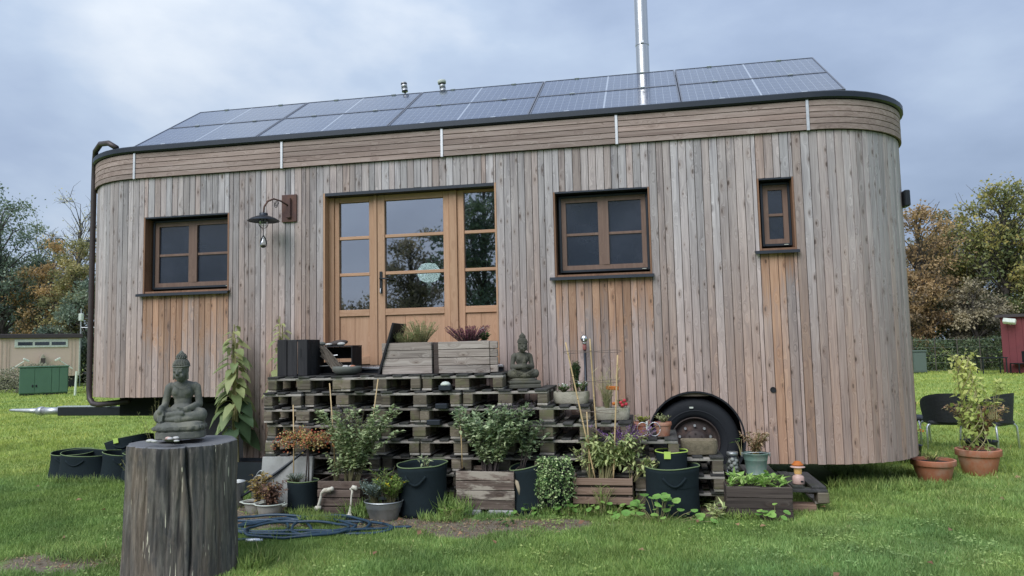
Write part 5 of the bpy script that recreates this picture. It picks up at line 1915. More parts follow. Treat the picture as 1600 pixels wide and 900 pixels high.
o = MB().box(-.012, .012, -.25, .25, 0, .56, .003).build('black_board', 'black_wood', None, False, (3.465, -.50, 1.307), (0, R(17), R(4)))
tag(o, 'tall black board leaning against the left planter box at the door', 'board')

# --- black crates, stone bowl and twig bundle on the top step
t = thing('black_crate', 'black slatted crate standing on end at the left of the porch', 'crate', (2.51, -.60, 1.307))
for i in range(3):
    a = -.17 + i * .118
    MB().box(a, a + .108, -.15, -.136, 0, .385 + U(-.004, .004), .003).build('slat', 'black_wood', t)
for i in range(3):
    a = -.15 + i * .1
    MB().box(-.172, -.160, a + .015, a + .105, 0, .385, .003).build('end_slat', 'black_wood', t)
    MB().box(.166, .178, a + .015, a + .105, 0, .385, .003).build('end_slat', 'black_wood', t)
MB().box(-.158, .164, -.134, .15, .0, .012).build('bottom', 'black_wood', t)
MB().box(-.158, .164, -.134, .15, .37, .384).build('top', 'black_wood', t)
MB().box(.092, .108, -.1535, -.151, .20, .29).build('hand_slot', 'under', t)
t = thing('black_crate', 'open black crate lying on its side with stones on top', 'crate', (2.83, -.32, 1.307))
for a in ((-.235, -.222, -.12, .15, 0, .30), (.222, .235, -.12, .15, 0, .30), (-.222, .222, .138, .15, 0, .13), (-.222, .222, .138, .15, .17, .30), (-.222, .222, -.12, .138, 0, .012), (-.238, .238, -.125, .15, .301, .315)):
    MB().box(*a).build('slat', 'black_wood', t)
for z in (.09, .20):
    MB().tube([(-.22, -.11, z), (.06, -.11, z + .01)], .006, 5).build('rod', 'galv', t)
for i, (x, y, z, r_, mt, lab) in enumerate(((2.66, -.36, 1.645, (.055, .04, .026), 'stone', 'rounded grey stone on the left of the black crate top'), (2.86, -.35, 1.650, (.11, .05, .034), 'stem_dark', 'long dark driftwood piece on the black crate top'), (2.92, -.40, 1.640, (.045, .03, .02), 'pebble', 'white stone on the right of the black crate top'), (2.78, -.42, 1.637, (.04, .03, .015), 'pebble', 'flat white stone in the middle of the black crate top'))):
    o = MB().ball((0, 0, 0), r_, 14, 9).build('stone' if i != 1 else 'driftwood', mt, None, True, (x, y, z), (0, R(-8 if i == 1 else 0), .3))
    tag(o, lab, 'stone' if i != 1 else 'driftwood')
t = thing('stone_bowl', 'shallow grey stone bowl with pebbles on the porch edge', 'bowl', (3.10, -.66, 1.306))
MB().lathe([(0, 0), (.09, .0), (.14, .03), (.155, .065), (.150, .092), (.138, .090), (.12, .075), (0, .07)], 30, None, False).build('bowl', 'stone', t, True)
for i, (x, y) in enumerate(((.0, -.02), (.05, .02), (-.04, .03), (.08, -.03), (.02, .06))):
    MB().ball((x, y, .088), (.03, .024, .016), 8, 6).build('pebble', 'pebble' if i % 2 == 0 else 'terracotta', t, True)
m = MB()
for i in range(70):
    a = Vector((2.76 + U(-.05, .02), -.50 + U(-.03, .05), 1.60 + U(-.10, .03)))
    b = Vector((2.98 + U(-.08, .06), -.56 + U(-.05, .05), 1.325 + U(0, .05)))
    c = (a + b) / 2 + Vector((U(-.03, .03), U(-.03, .03), U(-.03, .03)))
    m.tube([a, c, b], [.0025, .0035, .004], 4)
o = put('twig_bundle', m.mesh('twigs'), 'twig')
tag(o, 'bundle of thin grey twigs leaning in front of the open black crate', 'twigs')
o['kind'] = 'stuff'

# --- troughs and pots on the steps
def trough(label, x0, x1, y0, y1, z, h, mat, seed):
    t = thing('stone_trough', label, 'trough', ((x0 + x1) / 2, (y0 + y1) / 2, z))
    w, d = (x1 - x0) / 2, (y1 - y0) / 2
    f = noise1(2, seed)
    def ring(kx, ky, zz):
        return [(max(-1, min(1, 1.25 * math.cos(a))) * kx * (1 + .015 * f(a)), max(-1, min(1, 1.25 * math.sin(a))) * ky * (1 + .015 * f(a + 1)), zz + .004 * f(a + zz * 9)) for a in [2 * PI * i / 32 for i in range(32)]]
    rs = [ring(w * .92, d * .9, 0), ring(w * .97, d * .97, h * .2), ring(w, d, h * .6), ring(w * .98, d * .97, h), ring(w * .88, d * .78, h), ring(w * .84, d * .7, h * .8)]
    vs = [p for r_ in rs for p in r_]
    fs = [(i * 32 + k, i * 32 + (k + 1) % 32, (i + 1) * 32 + (k + 1) % 32, (i + 1) * 32 + k) for i in range(5) for k in range(32)] + [tuple(reversed(range(32)))]
    autosmooth(MB().add(vs, fs).build('trough', mat, t), 50)
    MB().add(rs[-1], [tuple(range(32))]).build('soil', 'soil', t)
    return t


t = trough('pale stone trough with dwarf conifer and white flowers', 5.31, 5.66, -.72, -.50, .988, .115, 'trough', 3)
foliage(t, [('conifer', dict(base=(.04, .02, .09), height=.31, spread=.05, stems=60, per=90, ln=.018, wd=.008, start=.1, up=.8, jit=.8)),
            ('green', dict(base=(-.08, 0, .09), height=.09, spread=.09, stems=22, per=8, ln=.03, wd=.018, start=.3, up=.3)),
            ('green', dict(base=(.11, 0, .09), height=.12, spread=.07, stems=16, per=8, ln=.03, wd=.018, start=.3, up=.3)),
            ('white', dict(base=(-.08, -.01, .11), height=.085, spread=.08, stems=12, per=2, ln=.022, wd=.022, start=.8, up=.4, shape='round', nostem=True)),
            ('white', dict(base=(.11, -.01, .12), height=.095, spread=.06, stems=8, per=2, ln=.022, wd=.022, start=.8, up=.4, shape='round', nostem=True))], 'stem')
t = trough('square pale stone trough with tall grass and red flowers', 5.715, 6.06, -.74, -.52, .828, .115, 'trough', 5)
foliage(t, [('straw', dict(base=(-.05, .01, .09), height=.38, spread=.17, stems=40, per=4, ln=.09, wd=.004, start=.3, up=1.0, srad=.0014)),
            ('thyme', dict(base=(-.05, .0, .09), height=.20, spread=.07, stems=40, per=5, ln=.06, wd=.005, start=.1, up=1.0, srad=.0015)),
            ('green', dict(base=(.10, 0, .09), height=.10, spread=.08, stems=14, per=7, ln=.028, wd=.016, start=.3, up=.3))], 'stem_pale')
for i, (x, z) in enumerate(((.09, .165), (.125, .185), (.14, .15), (.105, .14), (.02, .155))):
    MB().ball((x, -.06 - .01 * (i % 2), z), (.018, .012, .017), 8, 6).build('flower', 'red_flower' if i < 4 else 'orange', t, True)
MB().box(-.075, .05, -.012, .004, .285, .325, .006).build('copper_plate', 'orange', t, False, (0, 0, 0), (0, R(4), 0))
trough('low empty tan stone trough in front of the wheel', 6.535, 6.875, -.82, -.62, .510, .128, 'trough_tan', 8)
for x, lab, lm, kw in ((6.178, 'small terracotta pot with yellow green plant on a pallet step', 'yellowgreen', dict(height=.08, spread=.085, stems=44, per=8, ln=.02, wd=.013, start=.2, up=.4)), (6.375, 'small terracotta pot with grey succulent beside the wheel', 'thyme', dict(height=.09, spread=.09, stems=26, per=3, ln=.045, wd=.012, start=.2, up=.6))):
    t = pot('terracotta_pot', lab, 'flower pot', (x, -.66, .666), terra(.085, .135), 'terracotta', .11, .076, 28)
    foliage(t, [(lm, dict(base=(0, 0, .11), **kw))], 'stem')
    if lm == 'yellowgreen':
        for sg in (-1, 1):
            pts = [(.06 + sg * .055 + .055 * math.cos(a), -.10, .075 + .065 * math.sin(a)) for a in np.linspace(0, 2 * PI, 18)]
            MB().tube(pts, .004, 5).build('wire_heart', 'alu', t, True)
        MB().box(.035, .055, -.095, -.091, .07, .15).build('plant_label', 'white', t)
# jar of garlic and green bucket
t = thing('glass_jar', 'glass jar of white garlic bulbs on the dark pallet', 'jar', (7.02, -.62, .302))
MB().lathe([(0, 0), (.056, 0), (.062, .01), (.062, .15), (.048, .18), (.048, .195)], 24, None, False).build('jar', 'glass_clear', t, True)
MB().lathe([(.052, .178), (.054, .182), (.054, .205), (.05, .208), (0, .208)], 24, None, False).build('lid', 'zinc', t, True)
for i in range(17):
    a = i * 2.4
    MB().ball((.034 * math.cos(a), .034 * math.sin(a), .022 + i * .0078), (.022, .022, .02), 8, 6).build('garlic_bulb', 'pebble', t, True)
t = pot('bucket', 'pale green metal bucket with dried brown plant', 'bucket', (7.235, -.62, .302), [(0, 0), (.088, 0), (.092, .006), (.090, .014), (.105, .13), (.108, .133), (.108, .139), (.118, .188), (.123, .192), (.123, .198), (.117, .2), (.112, .18)], 'zinc_green', .175, .108)
foliage(t, [('dry', dict(base=(0, 0, .17), height=.22, spread=.15, stems=36, per=12, ln=.042, wd=.020, start=.2, up=.3, curl=.3, fold=.3)), ('green', dict(base=(-.13, -.02, .18), height=.16, spread=.06, stems=3, per=2, ln=.07, wd=.04, start=.8, up=.2))], 'stem_pale')
pts = [(.128 * math.cos(a), -.02 - .05 * math.sin(a), .19 + .03 * math.sin(a)) for a in np.linspace(0, PI, 16)]
MB().tube([(x, y - .06, z) for x, y, z in pts], .003, 5).build('bucket_handle', 'galv', t, True)
for sg in (-1, 1):
    MB().box(sg * .128 - .006, sg * .128 + .006, -.02, .02, .165, .205, .002).build('handle_lug', 'galv', t)
# lantern
t = thing('camping_lantern', 'small rose and orange camping lantern on the low black deck', 'lantern', (7.595, -.72, .232))
MB().lathe([(0, 0), (.050, 0), (.053, .006), (.053, .060), (.046, .072), (.030, .080), (.030, .092)], 24, None, False).build('base', 'pink', t, True)
MB().lathe([(.030, .090), (.034, .096), (.035, .125), (.032, .150), (.03, .156)], 20, None, False).build('glass', 'lamp_glow', t, True)
MB().lathe([(.0305, .158), (.064, .150), (.068, .153), (.066, .157), (.044, .166), (.044, .170), (.052, .174), (.050, .180), (.036, .188), (.034, .198), (.020, .206), (0, .207)], 24, None, False).build('hood', 'pink', t, True)
MB().lathe([(.045, .1665), (.047, .1695), (.053, .1735), (.051, .181), (.037, .189), (.035, .199), (.020, .2075), (0, .2085)], 24, None, False).build('hood_cap', 'orange', t, True)
MB().box(.012, .036, -.058, -.050, .022, .036, .002).build('switch', 'black_metal', t)

# standpipe with shower head shaped tap
t = thing('garden_tap', 'chrome garden tap on a dark standpipe against the wagon wall', 'tap', (5.585, -.12, .31))
MB().tube([(0, 0, 0), (0, 0, 1.20)], .013, 10).build('standpipe', 'sheet', t, True)
MB().tube([(0, 0, 1.20), (0, 0, 1.215), (0, 0, 1.24), (0, -.0, 1.27)], [.016, .022, .022, .018], 12).build('coupling', 'hub_red', t, True)
MB().lathe([(.02, 1.265), (.026, 1.27), (.024, 1.29)], 14).build('collar', 'steel', t, True)
MB().ball((0, -.012, 1.325), (.042, .034, .042), 18, 12).build('tap_head', 'steel', t, True)
MB().tube([(0, -.04, 1.32), (0, -.07, 1.315), (0, -.078, 1.285)], .012, 10).build('spout', 'steel', t, True)

# ------------------------------------------------------------------ left side: slab, tubs, can, hose, tall plants
o = MB().box(-.27, .27, -.025, .025, 0, .50, .006).build('stone_slab', 'slab', None, False, (2.60, -1.06, 0), (R(-9), 0, R(4)))
tag(o, 'square grey concrete slab leaning against the pallets', 'slab')
t = grow_bag('black felt pot with a pale cushion plant and small berry tree', (2.83, -1.14, 0), .155, .285, 0, (0, 0), .0, .95, False, False, .88, 71)
foliage(t, [('bluegreen', dict(base=(-.06, -.03, .245), height=.10, spread=.12, stems=50, per=10, ln=.035, wd=.006, start=.2, up=.7))], 'stem')
lf, l2 = LF(), LF()
mb = MB()
mb.tube([(.06, 0, .22), (.065, 0, .45), (.055, .005, .62)], [.010, .008, .007], 7)
mb.tube([(.03, 0, .22), (.05, -.01, .45), (.055, -.005, .62)], [.008, .007, .006], 7)
for i in range(60):
    a = U(0, 2 * PI)
    r_ = .40 * math.sqrt(random.random())
    tip = (.05 + r_ * math.cos(a), r_ * math.sin(a) * .5, .70 + U(-.07, .10) - .06 * (r_ / .40) ** 2)
    mid_ = (.05 + r_ * .45 * math.cos(a), r_ * .25 * math.sin(a), .70)
    mb.tube([(.055, 0, .61), mid_, tip], [.004, .003, .0015], 4, False)
    k = 26
    u = rng.random(k)[:, None] ** .6
    P = (1 - u) * np.array(mid_) + u * np.array(tip) + rng.normal(size=(k, 3)) * .022
    lf.leaves(P[:12], unit(12), unit(12), .016, .016, shape='round')
    l2.leaves(P[12:], unit(14), unit(14) + [0, 0, .6], .026, .014)
lf.build('berries', 'berry', t)['kind'] = 'stuff'
l2.build('foliage', 'berry_leaf', t)
mb.build('stems', 'stem_dark', t, True)
for nm, lab, x, y, r_, h, specs in (
        ('enamel_tub', 'small cream enamel tub with golden dried plant', 2.42, -1.30, .125, .105, [('drygold', dict(base=(0.02, 0, .08), height=.28, spread=.13, stems=22, per=18, ln=.055, wd=.020, start=.15, up=.4, curl=.3))]),
        ('enamel_tub', 'small cream enamel tub with withered maroon plant', 2.63, -1.42, .130, .115, [('dryred', dict(base=(.02, 0, .09), height=.22, spread=.15, stems=26, per=14, ln=.055, wd=.024, start=.15, up=.25, curl=.4)), ('drygold', dict(base=(-.03, 0, .09), height=.22, spread=.12, stems=9, per=9, ln=.05, wd=.02, start=.3, up=.3, curl=.3))])):
    t = pot(nm, lab, 'plant tub', (x, y, 0), [(0, 0), (r_ * .72, 0), (r_ * .78, .006), (r_ * .95, h * .88), (r_ * 1.08, h * .94), (r_ * 1.10, h), (r_ * 1.02, h), (r_ * .92, h * .85)], 'tub', h * .8, r_ * .9, 28, .9)
    foliage(t, specs, 'stem_dark')
    MB().tube([(r_ * 1.1 * math.cos(a), r_ * .99 * math.sin(a), h) for a in np.linspace(0, 2 * PI, 30)], .006, 6).build('rim', 'white', t, True)
    for sg in (-1, 1):
        MB().tube([(sg * r_ * 1.08, -.03, h * .9), (sg * (r_ * 1.08 + .03), -.02, h * .95), (sg * (r_ * 1.08 + .03), .02, h * .95), (sg * r_ * 1.08, .03, h * .9)], .006, 6).build('handle', 'white', t, True)
t = thing('watering_can', 'zinc watering can half hidden behind the tree stump', 'watering can', (2.30, -.98, 0))
MB().lathe([(0, 0), (.10, 0), (.105, .01), (.10, .22), (.085, .25), (.07, .25)], 24, None, False).build('body', 'zinc', t, True)
MB().tube([(.09, 0, .06), (.17, 0, .16), (.25, 0, .29)], [.022, .017, .014], 10).build('spout', 'zinc', t, True)
MB().tube([(-.09 * math.cos(a) - .03, 0, .16 + .14 * math.sin(a)) for a in np.linspace(-.9, 2.3, 14)], .010, 8).build('handle', 'zinc', t, True)
MB().tube([(.07 * math.cos(a), 0, .25 + .10 * math.sin(a)) for a in np.linspace(0, PI, 12)], .008, 8).build('top_handle', 'zinc', t, True)
t = pot('zinc_pail', 'pale zinc pail beside the watering can at the stump edge', 'pail', (2.06, -1.12, 0), [(0, 0), (.09, 0), (.115, .25), (.12, .26), (.112, .25)], 'zinc', .2, .10, 24)

t = thing('flower_box', 'dark planting box holding two tall large leaved plants by the wagon', 'planter', (1.80, -.22, 0))
for a in ((-.45, .45, -.17, -.15), (-.45, .45, .15, .17), (-.45, -.43, -.149, .149), (.43, .45, -.149, .149)):
    MB().box(*a, 0, .34).build('side_panel', 'sheet', t)
MB().box(-.428, .428, -.148, .148, .0, .30).build('soil', 'soil', t)


def tall_plant(label, x, y, h, z0, seed, n, lw, green_top=False):
    t = thing('tall_leafy_plant', label, 'plant', (x, y, z0))
    r_ = random.Random(seed)
    mb = MB()
    for q in range(3):
        ox, oy = r_.uniform(-.10, .10), r_.uniform(-.08, .08)
        pts = [(ox * (1 - .6 * u), oy * (1 - .6 * u), h * u * (1 - .05 * q)) for u in np.linspace(0, 1, 8)]
        mb.tube(pts, [.013 * (1 - .7 * u) + .003 for u in np.linspace(0, 1, 8)], 7, False)
        for i in range(n):
            u = .22 + .78 * i / n
            a = i * 2.4 + q * 1.3 + r_.uniform(-.4, .4)
            L_ = lw * (1.15 - .70 * u ** 2) * r_.uniform(.75, 1.15)
            reach = .04 + .08 * (1 - u)
            c = np.array([ox * (1 - .6 * u), oy * (1 - .6 * u), h * u * (1 - .05 * q)])
            d = np.array([math.cos(a), math.sin(a) * .8 - .15, -.30 + .5 * u])
            p = c + d * reach + np.array([0, 0, .03])
            mb.tube([tuple(c), tuple((c + p) / 2 + np.array([0, 0, .015])), tuple(p)], .003, 4, False)
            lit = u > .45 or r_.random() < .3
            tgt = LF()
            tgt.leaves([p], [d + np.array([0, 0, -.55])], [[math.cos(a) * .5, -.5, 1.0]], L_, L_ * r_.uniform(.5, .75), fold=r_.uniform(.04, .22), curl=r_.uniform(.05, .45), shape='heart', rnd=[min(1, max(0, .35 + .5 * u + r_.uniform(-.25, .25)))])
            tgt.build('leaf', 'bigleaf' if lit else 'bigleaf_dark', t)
    mb.build('stems', 'stem_pale', t, True)


tall_plant('tall plant with large soft green leaves left of the pallet stack', 1.50, -.24, 1.60, .30, 5, 20, .24)
tall_plant('tall large leaved plant close behind the left end of the pallets', 2.06, -.16, 1.68, .30, 9, 20, .18)


def hose():
    pts = []
    r_ = random.Random(3)
    cx, cy = 3.10, -2.02
    turns = 7
    k = 46
    for i in range(turns * k):
        a = 2 * PI * i / k
        q = i // k
        ph = i / k
        rx = .50 + .26 * math.sin(ph * 1.9) + .10 * math.sin(ph * 5.3)
        ry = .30 + .10 * math.sin(ph * 2.7 + 1) + .05 * math.sin(ph * 6.1)
        ox = .30 * math.sin(ph * 1.25 + .6)
        oy = .10 * math.sin(ph * 1.7)
        z = .016 + .010 * abs(math.sin(3 * a + ph * 2)) + .006 * q
        pts.append((cx + ox + rx * math.cos(a), cy + oy + ry * math.sin(a), z))
    pts += [(3.95, -1.95, .03), (4.06, -1.84, .02), (4.14, -1.80, .016), (4.18, -1.80, .016)]
    t = thing('garden_hose', 'long dark blue garden hose coiled loosely on the lawn', 'hose', (cx, cy, 0))
    MB().tube([(x - cx, y - cy, z) for x, y, z in pts], .0125, 8).build('hose', 'hose', t, True)
    for a, b in (((3.00, -2.47, .035), (3.13, -2.44, .035)), ((2.55, -2.52, .03), (2.75, -2.55, .03))):
        MB().tube([(p[0] - cx, p[1] - cy, p[2]) for p in (a, tuple((u + v) / 2 for u, v in zip(a, b)), b)], [.018, .022, .016], 10).build('connector', 'alu', t, True)


hose()
o = MB().tube([(2.05, -1.15, .05), (2.25, -1.12, .17), (2.50, -1.06, .34), (2.66, -1.0, .46), (2.85, -.97, .62), (3.0, -.94, .74), (3.10, -.80, .77)], .014, 8).build('water_pipe', 'hose_black', None, True)
tag(o, 'black hose running up from the ground into the pallet stack', 'hose')

# ------------------------------------------------------------------ nasturtiums and small weeds


def nasturtium(label, x, y, n, sx, sy, h, sz, mat='nast'):
    t = thing('nasturtium', label, 'plant', (x, y, 0))
    mb = MB()
    for i in range(n):
        px, py = random.gauss(0, sx), random.gauss(0, sy)
        z = U(.25, 1.0) * h * math.exp(-(px / (2 * sx)) ** 2) + .02
        mb.tube([(px * .3, py * .3, 0), (px * .7, py * .7, z * .7), (px, py, z)], .0022, 4, False)
        a = U(0, 2 * PI)
        d = np.array([math.cos(a), math.sin(a), U(-.2, .2)])
        s_ = sz * U(.6, 1.15)
        nn = np.array([U(-.3, .3), U(-.75, -.1), 1.0])
        LF().leaves([np.array([px, py, z]) - d * s_ / 2], [d], [nn], s_, s_, fold=.05, shape='round').build('leaf', mat, t)
    mb.build('stems', 'stem_pale', t)['kind'] = 'stuff'


nasturtium('bright green nasturtium with round leaves before the big black bag', 6.30, -1.40, 34, .17, .07, .24, .085)
nasturtium('small nasturtium patch left of the trailing ivy', 5.10, -1.27, 6, .08, .04, .10, .07)
nasturtium('nasturtium patch right of the trailing ivy', 5.50, -1.26, 9, .09, .04, .14, .065)
nasturtium('pale nasturtium trailing before the brown slatted crate', 5.86, -1.22, 12, .16, .04, .13, .055)
nasturtium('lone nasturtium shoot before the dark lettuce planter', 7.28, -1.30, 9, .08, .03, .17, .075)
for lab, x, y, mat, kw in (('leafy weed left of the dark lettuce planter', 6.80, -1.22, 'sage', dict(height=.14, spread=.13, stems=14, per=4, ln=.10, wd=.03, start=.3, up=.2)),
                           ('broad leaved weed in the bare soil patch', 5.0, -1.62, 'green', dict(height=.07, spread=.10, stems=8, per=3, ln=.08, wd=.035, start=.4, up=.1)),
                           ('weed tuft in front of the flaking pale crate', 4.42, -1.48, 'wildgrass', dict(height=.12, spread=.12, stems=12, per=4, ln=.08, wd=.02, start=.3, up=.3)),
                           ('thin grass clump growing through the brown crate', 5.80, -1.18, 'wildgrass', dict(height=.26, spread=.12, stems=26, per=4, ln=.09, wd=.006, start=.2, up=.8)),
                           ('feathery yellow weed under the front of the wagon', .42, -.05, 'fennel', dict(height=1.0, spread=.28, stems=11, per=26, ln=.05, wd=.006, start=.35, up=.4, srad=.003)),
                           ('dark feathery weed beside the stump top under the wagon', .72, -.10, 'green', dict(height=.70, spread=.30, stems=16, per=46, ln=.06, wd=.004, start=.2, up=.3, srad=.002)),
                           ('dry seed head weed in front of the felt bags', .14, -.10, 'fennel', dict(height=.30, spread=.16, stems=9, per=22, ln=.02, wd=.012, start=.6, up=.4, lean=(-.08, 0)))):
    t = thing('weed', lab, 'weed', (x, y, 0))
    foliage(t, [(mat, dict(base=(0, 0, 0), **kw))], 'stem_pale')
FL = [(4.35, -2.15), (5.05, -2.35), (4.72, -2.10), (6.55, -1.72), (5.93, -2.85), (6.95, -1.62), (7.12, -1.60), (1.75, -2.2), (1.35, -2.55), (2.2, -2.75), (8.55, -1.6), (8.1, -2.6), (7.75, -.85), (5.62, -1.62), (5.35, -1.58), (0.2, -1.1), (-.9, -.4), (9.5, -.3), (10.1, .9), (4.02, -1.72), (3.9, -1.78), (6.2, -2.4), (2.05, -3.35), (7.4, -2.9), (9.2, -1.7), (4.2, -2.75), (6.62, -1.55), (0.9, -1.5)]
for i, (x, y) in enumerate(FL):
    lf = LF()
    a = U(0, 2 * PI)
    lf.leaves([(0, 0, 0)], [(math.cos(a), math.sin(a), .25)], [(U(-.5, .5), U(-.9, 0), 1)], U(.045, .075), U(.032, .05), fold=.25, curl=U(-.2, .3), rnd=[U(0, 1)])
    o = lf.build('fallen_leaf', 'fallen', None, (x, y, U(.03, .05)))
    tag(o, 'single brown fallen leaf lying on the lawn', 'leaf', 'fallen leaves on the lawn')

# ------------------------------------------------------------------ right side: terracotta pots and chairs
t = pot('terracotta_pot', 'wide low terracotta pot with green shoots right of the wagon', 'flower pot', (9.28, .84, 0), terra(.225, .235), 'terracotta', .20, .20, 40)
foliage(t, [('twiner', dict(base=(0, 0, .20), height=.10, spread=.17, stems=34, per=5, ln=.04, wd=.009, start=.3, up=.8))], 'stem')
t = pot('terracotta_pot', 'large terracotta pot with tall twining yellow green plant', 'flower pot', (9.92, 1.32, 0), terra(.235, .285), 'terracotta', .245, .21, 40)
lf, mb = LF(), MB()
for q in range(7):
    pts = []
    for i in range(24):
        u = i / 23
        rr = .10 * (1 - .55 * u) + .02
        pts.append((rr * math.cos(u * 9 + q) - .10 * u, rr * math.sin(u * 9 + q), .24 + 1.10 * u))
    mb.tube(pts, .005, 5, False)
    P = np.array(pts)
    k = 52
    idx = (rng.random(k) ** .62) * 22.9
    ii = idx.astype(int)
    Q = P[ii] + rng.normal(size=(k, 3)) * .045
    D = unit(k) * .8 + np.array([0, 0, -.25])
    lf.leaves(Q, D, unit(k) * .5 + np.array([0, -.3, 1]), .085 * (.5 + .7 * rng.random(k)), .05 * (.5 + .7 * rng.random(k)), curl=.2, rnd=np.clip(idx / 22 * .8 + .3 * rng.random(k), 0, 1))
sprig(lf, mb, (.18, 0, .62), .45, .24, 9, 14, .075, .042, .3, .1, .3)
sprig(lf, mb, (-.10, 0, 1.15), .35, .28, 5, 5, .06, .03, .4, .1, .3)
lf.build('foliage', 'twiner', t)
mb.build('stems', 'stem_pale', t)
t = pot('black_plant_pot', 'black plastic pot with rusty leaved shrub behind the tall twiner', 'flower pot', (10.12, 1.80, 0), [(0, 0), (.15, 0), (.19, .30), (.2, .32), (.185, .31), (.17, .26)], 'black_metal', .28, .175)
foliage(t, [('rusty', dict(base=(0, 0, .28), height=.46, spread=.36, stems=40, per=56, ln=.05, wd=.026, start=.25, up=.3))], 'stem_dark')
t = pot('black_plant_pot', 'low black pot with orange flowers behind the terracotta pots', 'flower pot', (9.42, 2.25, 0), [(0, 0), (.17, 0), (.20, .20), (.21, .21), (.19, .2)], 'black_metal', .18, .18)
foliage(t, [('green', dict(base=(0, 0, .18), height=.22, spread=.27, stems=34, per=16, ln=.045, wd=.022, start=.3, up=.4)), ('orange', dict(base=(0, -.02, .22), height=.24, spread=.28, stems=40, per=2, ln=.035, wd=.035, start=.85, up=.4, shape='round', nostem=True))], 'stem')


def chair(label, x, y, rz):
    t = thing('wicker_chair', label, 'chair', (x, y, 0), rz, 'wicker chairs behind the wagon')
    t.scale = (.80, .85, 1.0)
    n, k = 22, 26
    # curved back shell wrapping into the arms
    vs, fs = [], []
    for j in range(n + 1):
        u = -1 + 2 * j / n
        a = u * R(112)
        px, py = .33 * math.sin(a), .02 + .30 * math.cos(a)
        top = .80 - .20 * abs(u) ** 2.4
        for i in range(9):
            v = i / 8
            fl = 1 + .14 * v
            vs.append((px * fl, py * fl, .40 + (top - .40) * v))
    for j in range(n):
        for i in range(8):
            fs.append((j * 9 + i, (j + 1) * 9 + i, (j + 1) * 9 + i + 1, j * 9 + i + 1))
    b = [(x_ * .955, y_ * .955, z_) for x_, y_, z_ in vs]
    m = MB().add(vs, fs).add(b, [tuple(reversed(f)) for f in fs])
    o = m.build('back_shell', 'wicker', t, True)
    wv = MB()
    for i in range(22):
        z0_ = .41 + i * .018
        pts = []
        for j in range(n + 1):
            u = -1 + 2 * j / n
            top = .80 - .20 * abs(u) ** 2.4
            if z0_ > top:
                if len(pts) > 1:
                    wv.tube(pts, .0065, 4, False)
                pts = []
                continue
            v = (z0_ - .40) / (top - .40)
            a = u * R(112)
            kk = (1 + .14 * v) * 1.006 + .004 * (-1) ** (i + j)
            pts.append((.33 * math.sin(a) * kk, (.02 + .30 * math.cos(a)) * kk, z0_))
        if len(pts) > 1:
            wv.tube(pts, .0065, 4, False)
    w_ = wv.build('weave', 'wicker', t)
    w_['kind'] = 'stuff'
    MB().box(-.30, .30, -.30, .26, .36, .42, .02).build('seat', 'wicker', t)
    for sg in (-1, 1):
        for yy, s2 in ((-.26, -1), (.24, 1)):
            MB().tube([(sg * .27, yy, .37), (sg * .31, yy, .36), (sg * .335, yy + s2 * .02, .33), (sg * .345, yy + s2 * .04, .0)], .016, 10).build('leg', 'alu', t, True)
    return t


chair('dark wicker tub chair with its back turned behind the tall twiner', 10.30, 3.35, R(172))
chair('dark wicker chair turned sideways at the right of the group', 10.80, 3.20, R(222))
chair('dark wicker chair half hidden by the wagon end', 9.98, 3.95, R(60))

# ------------------------------------------------------------------ trees


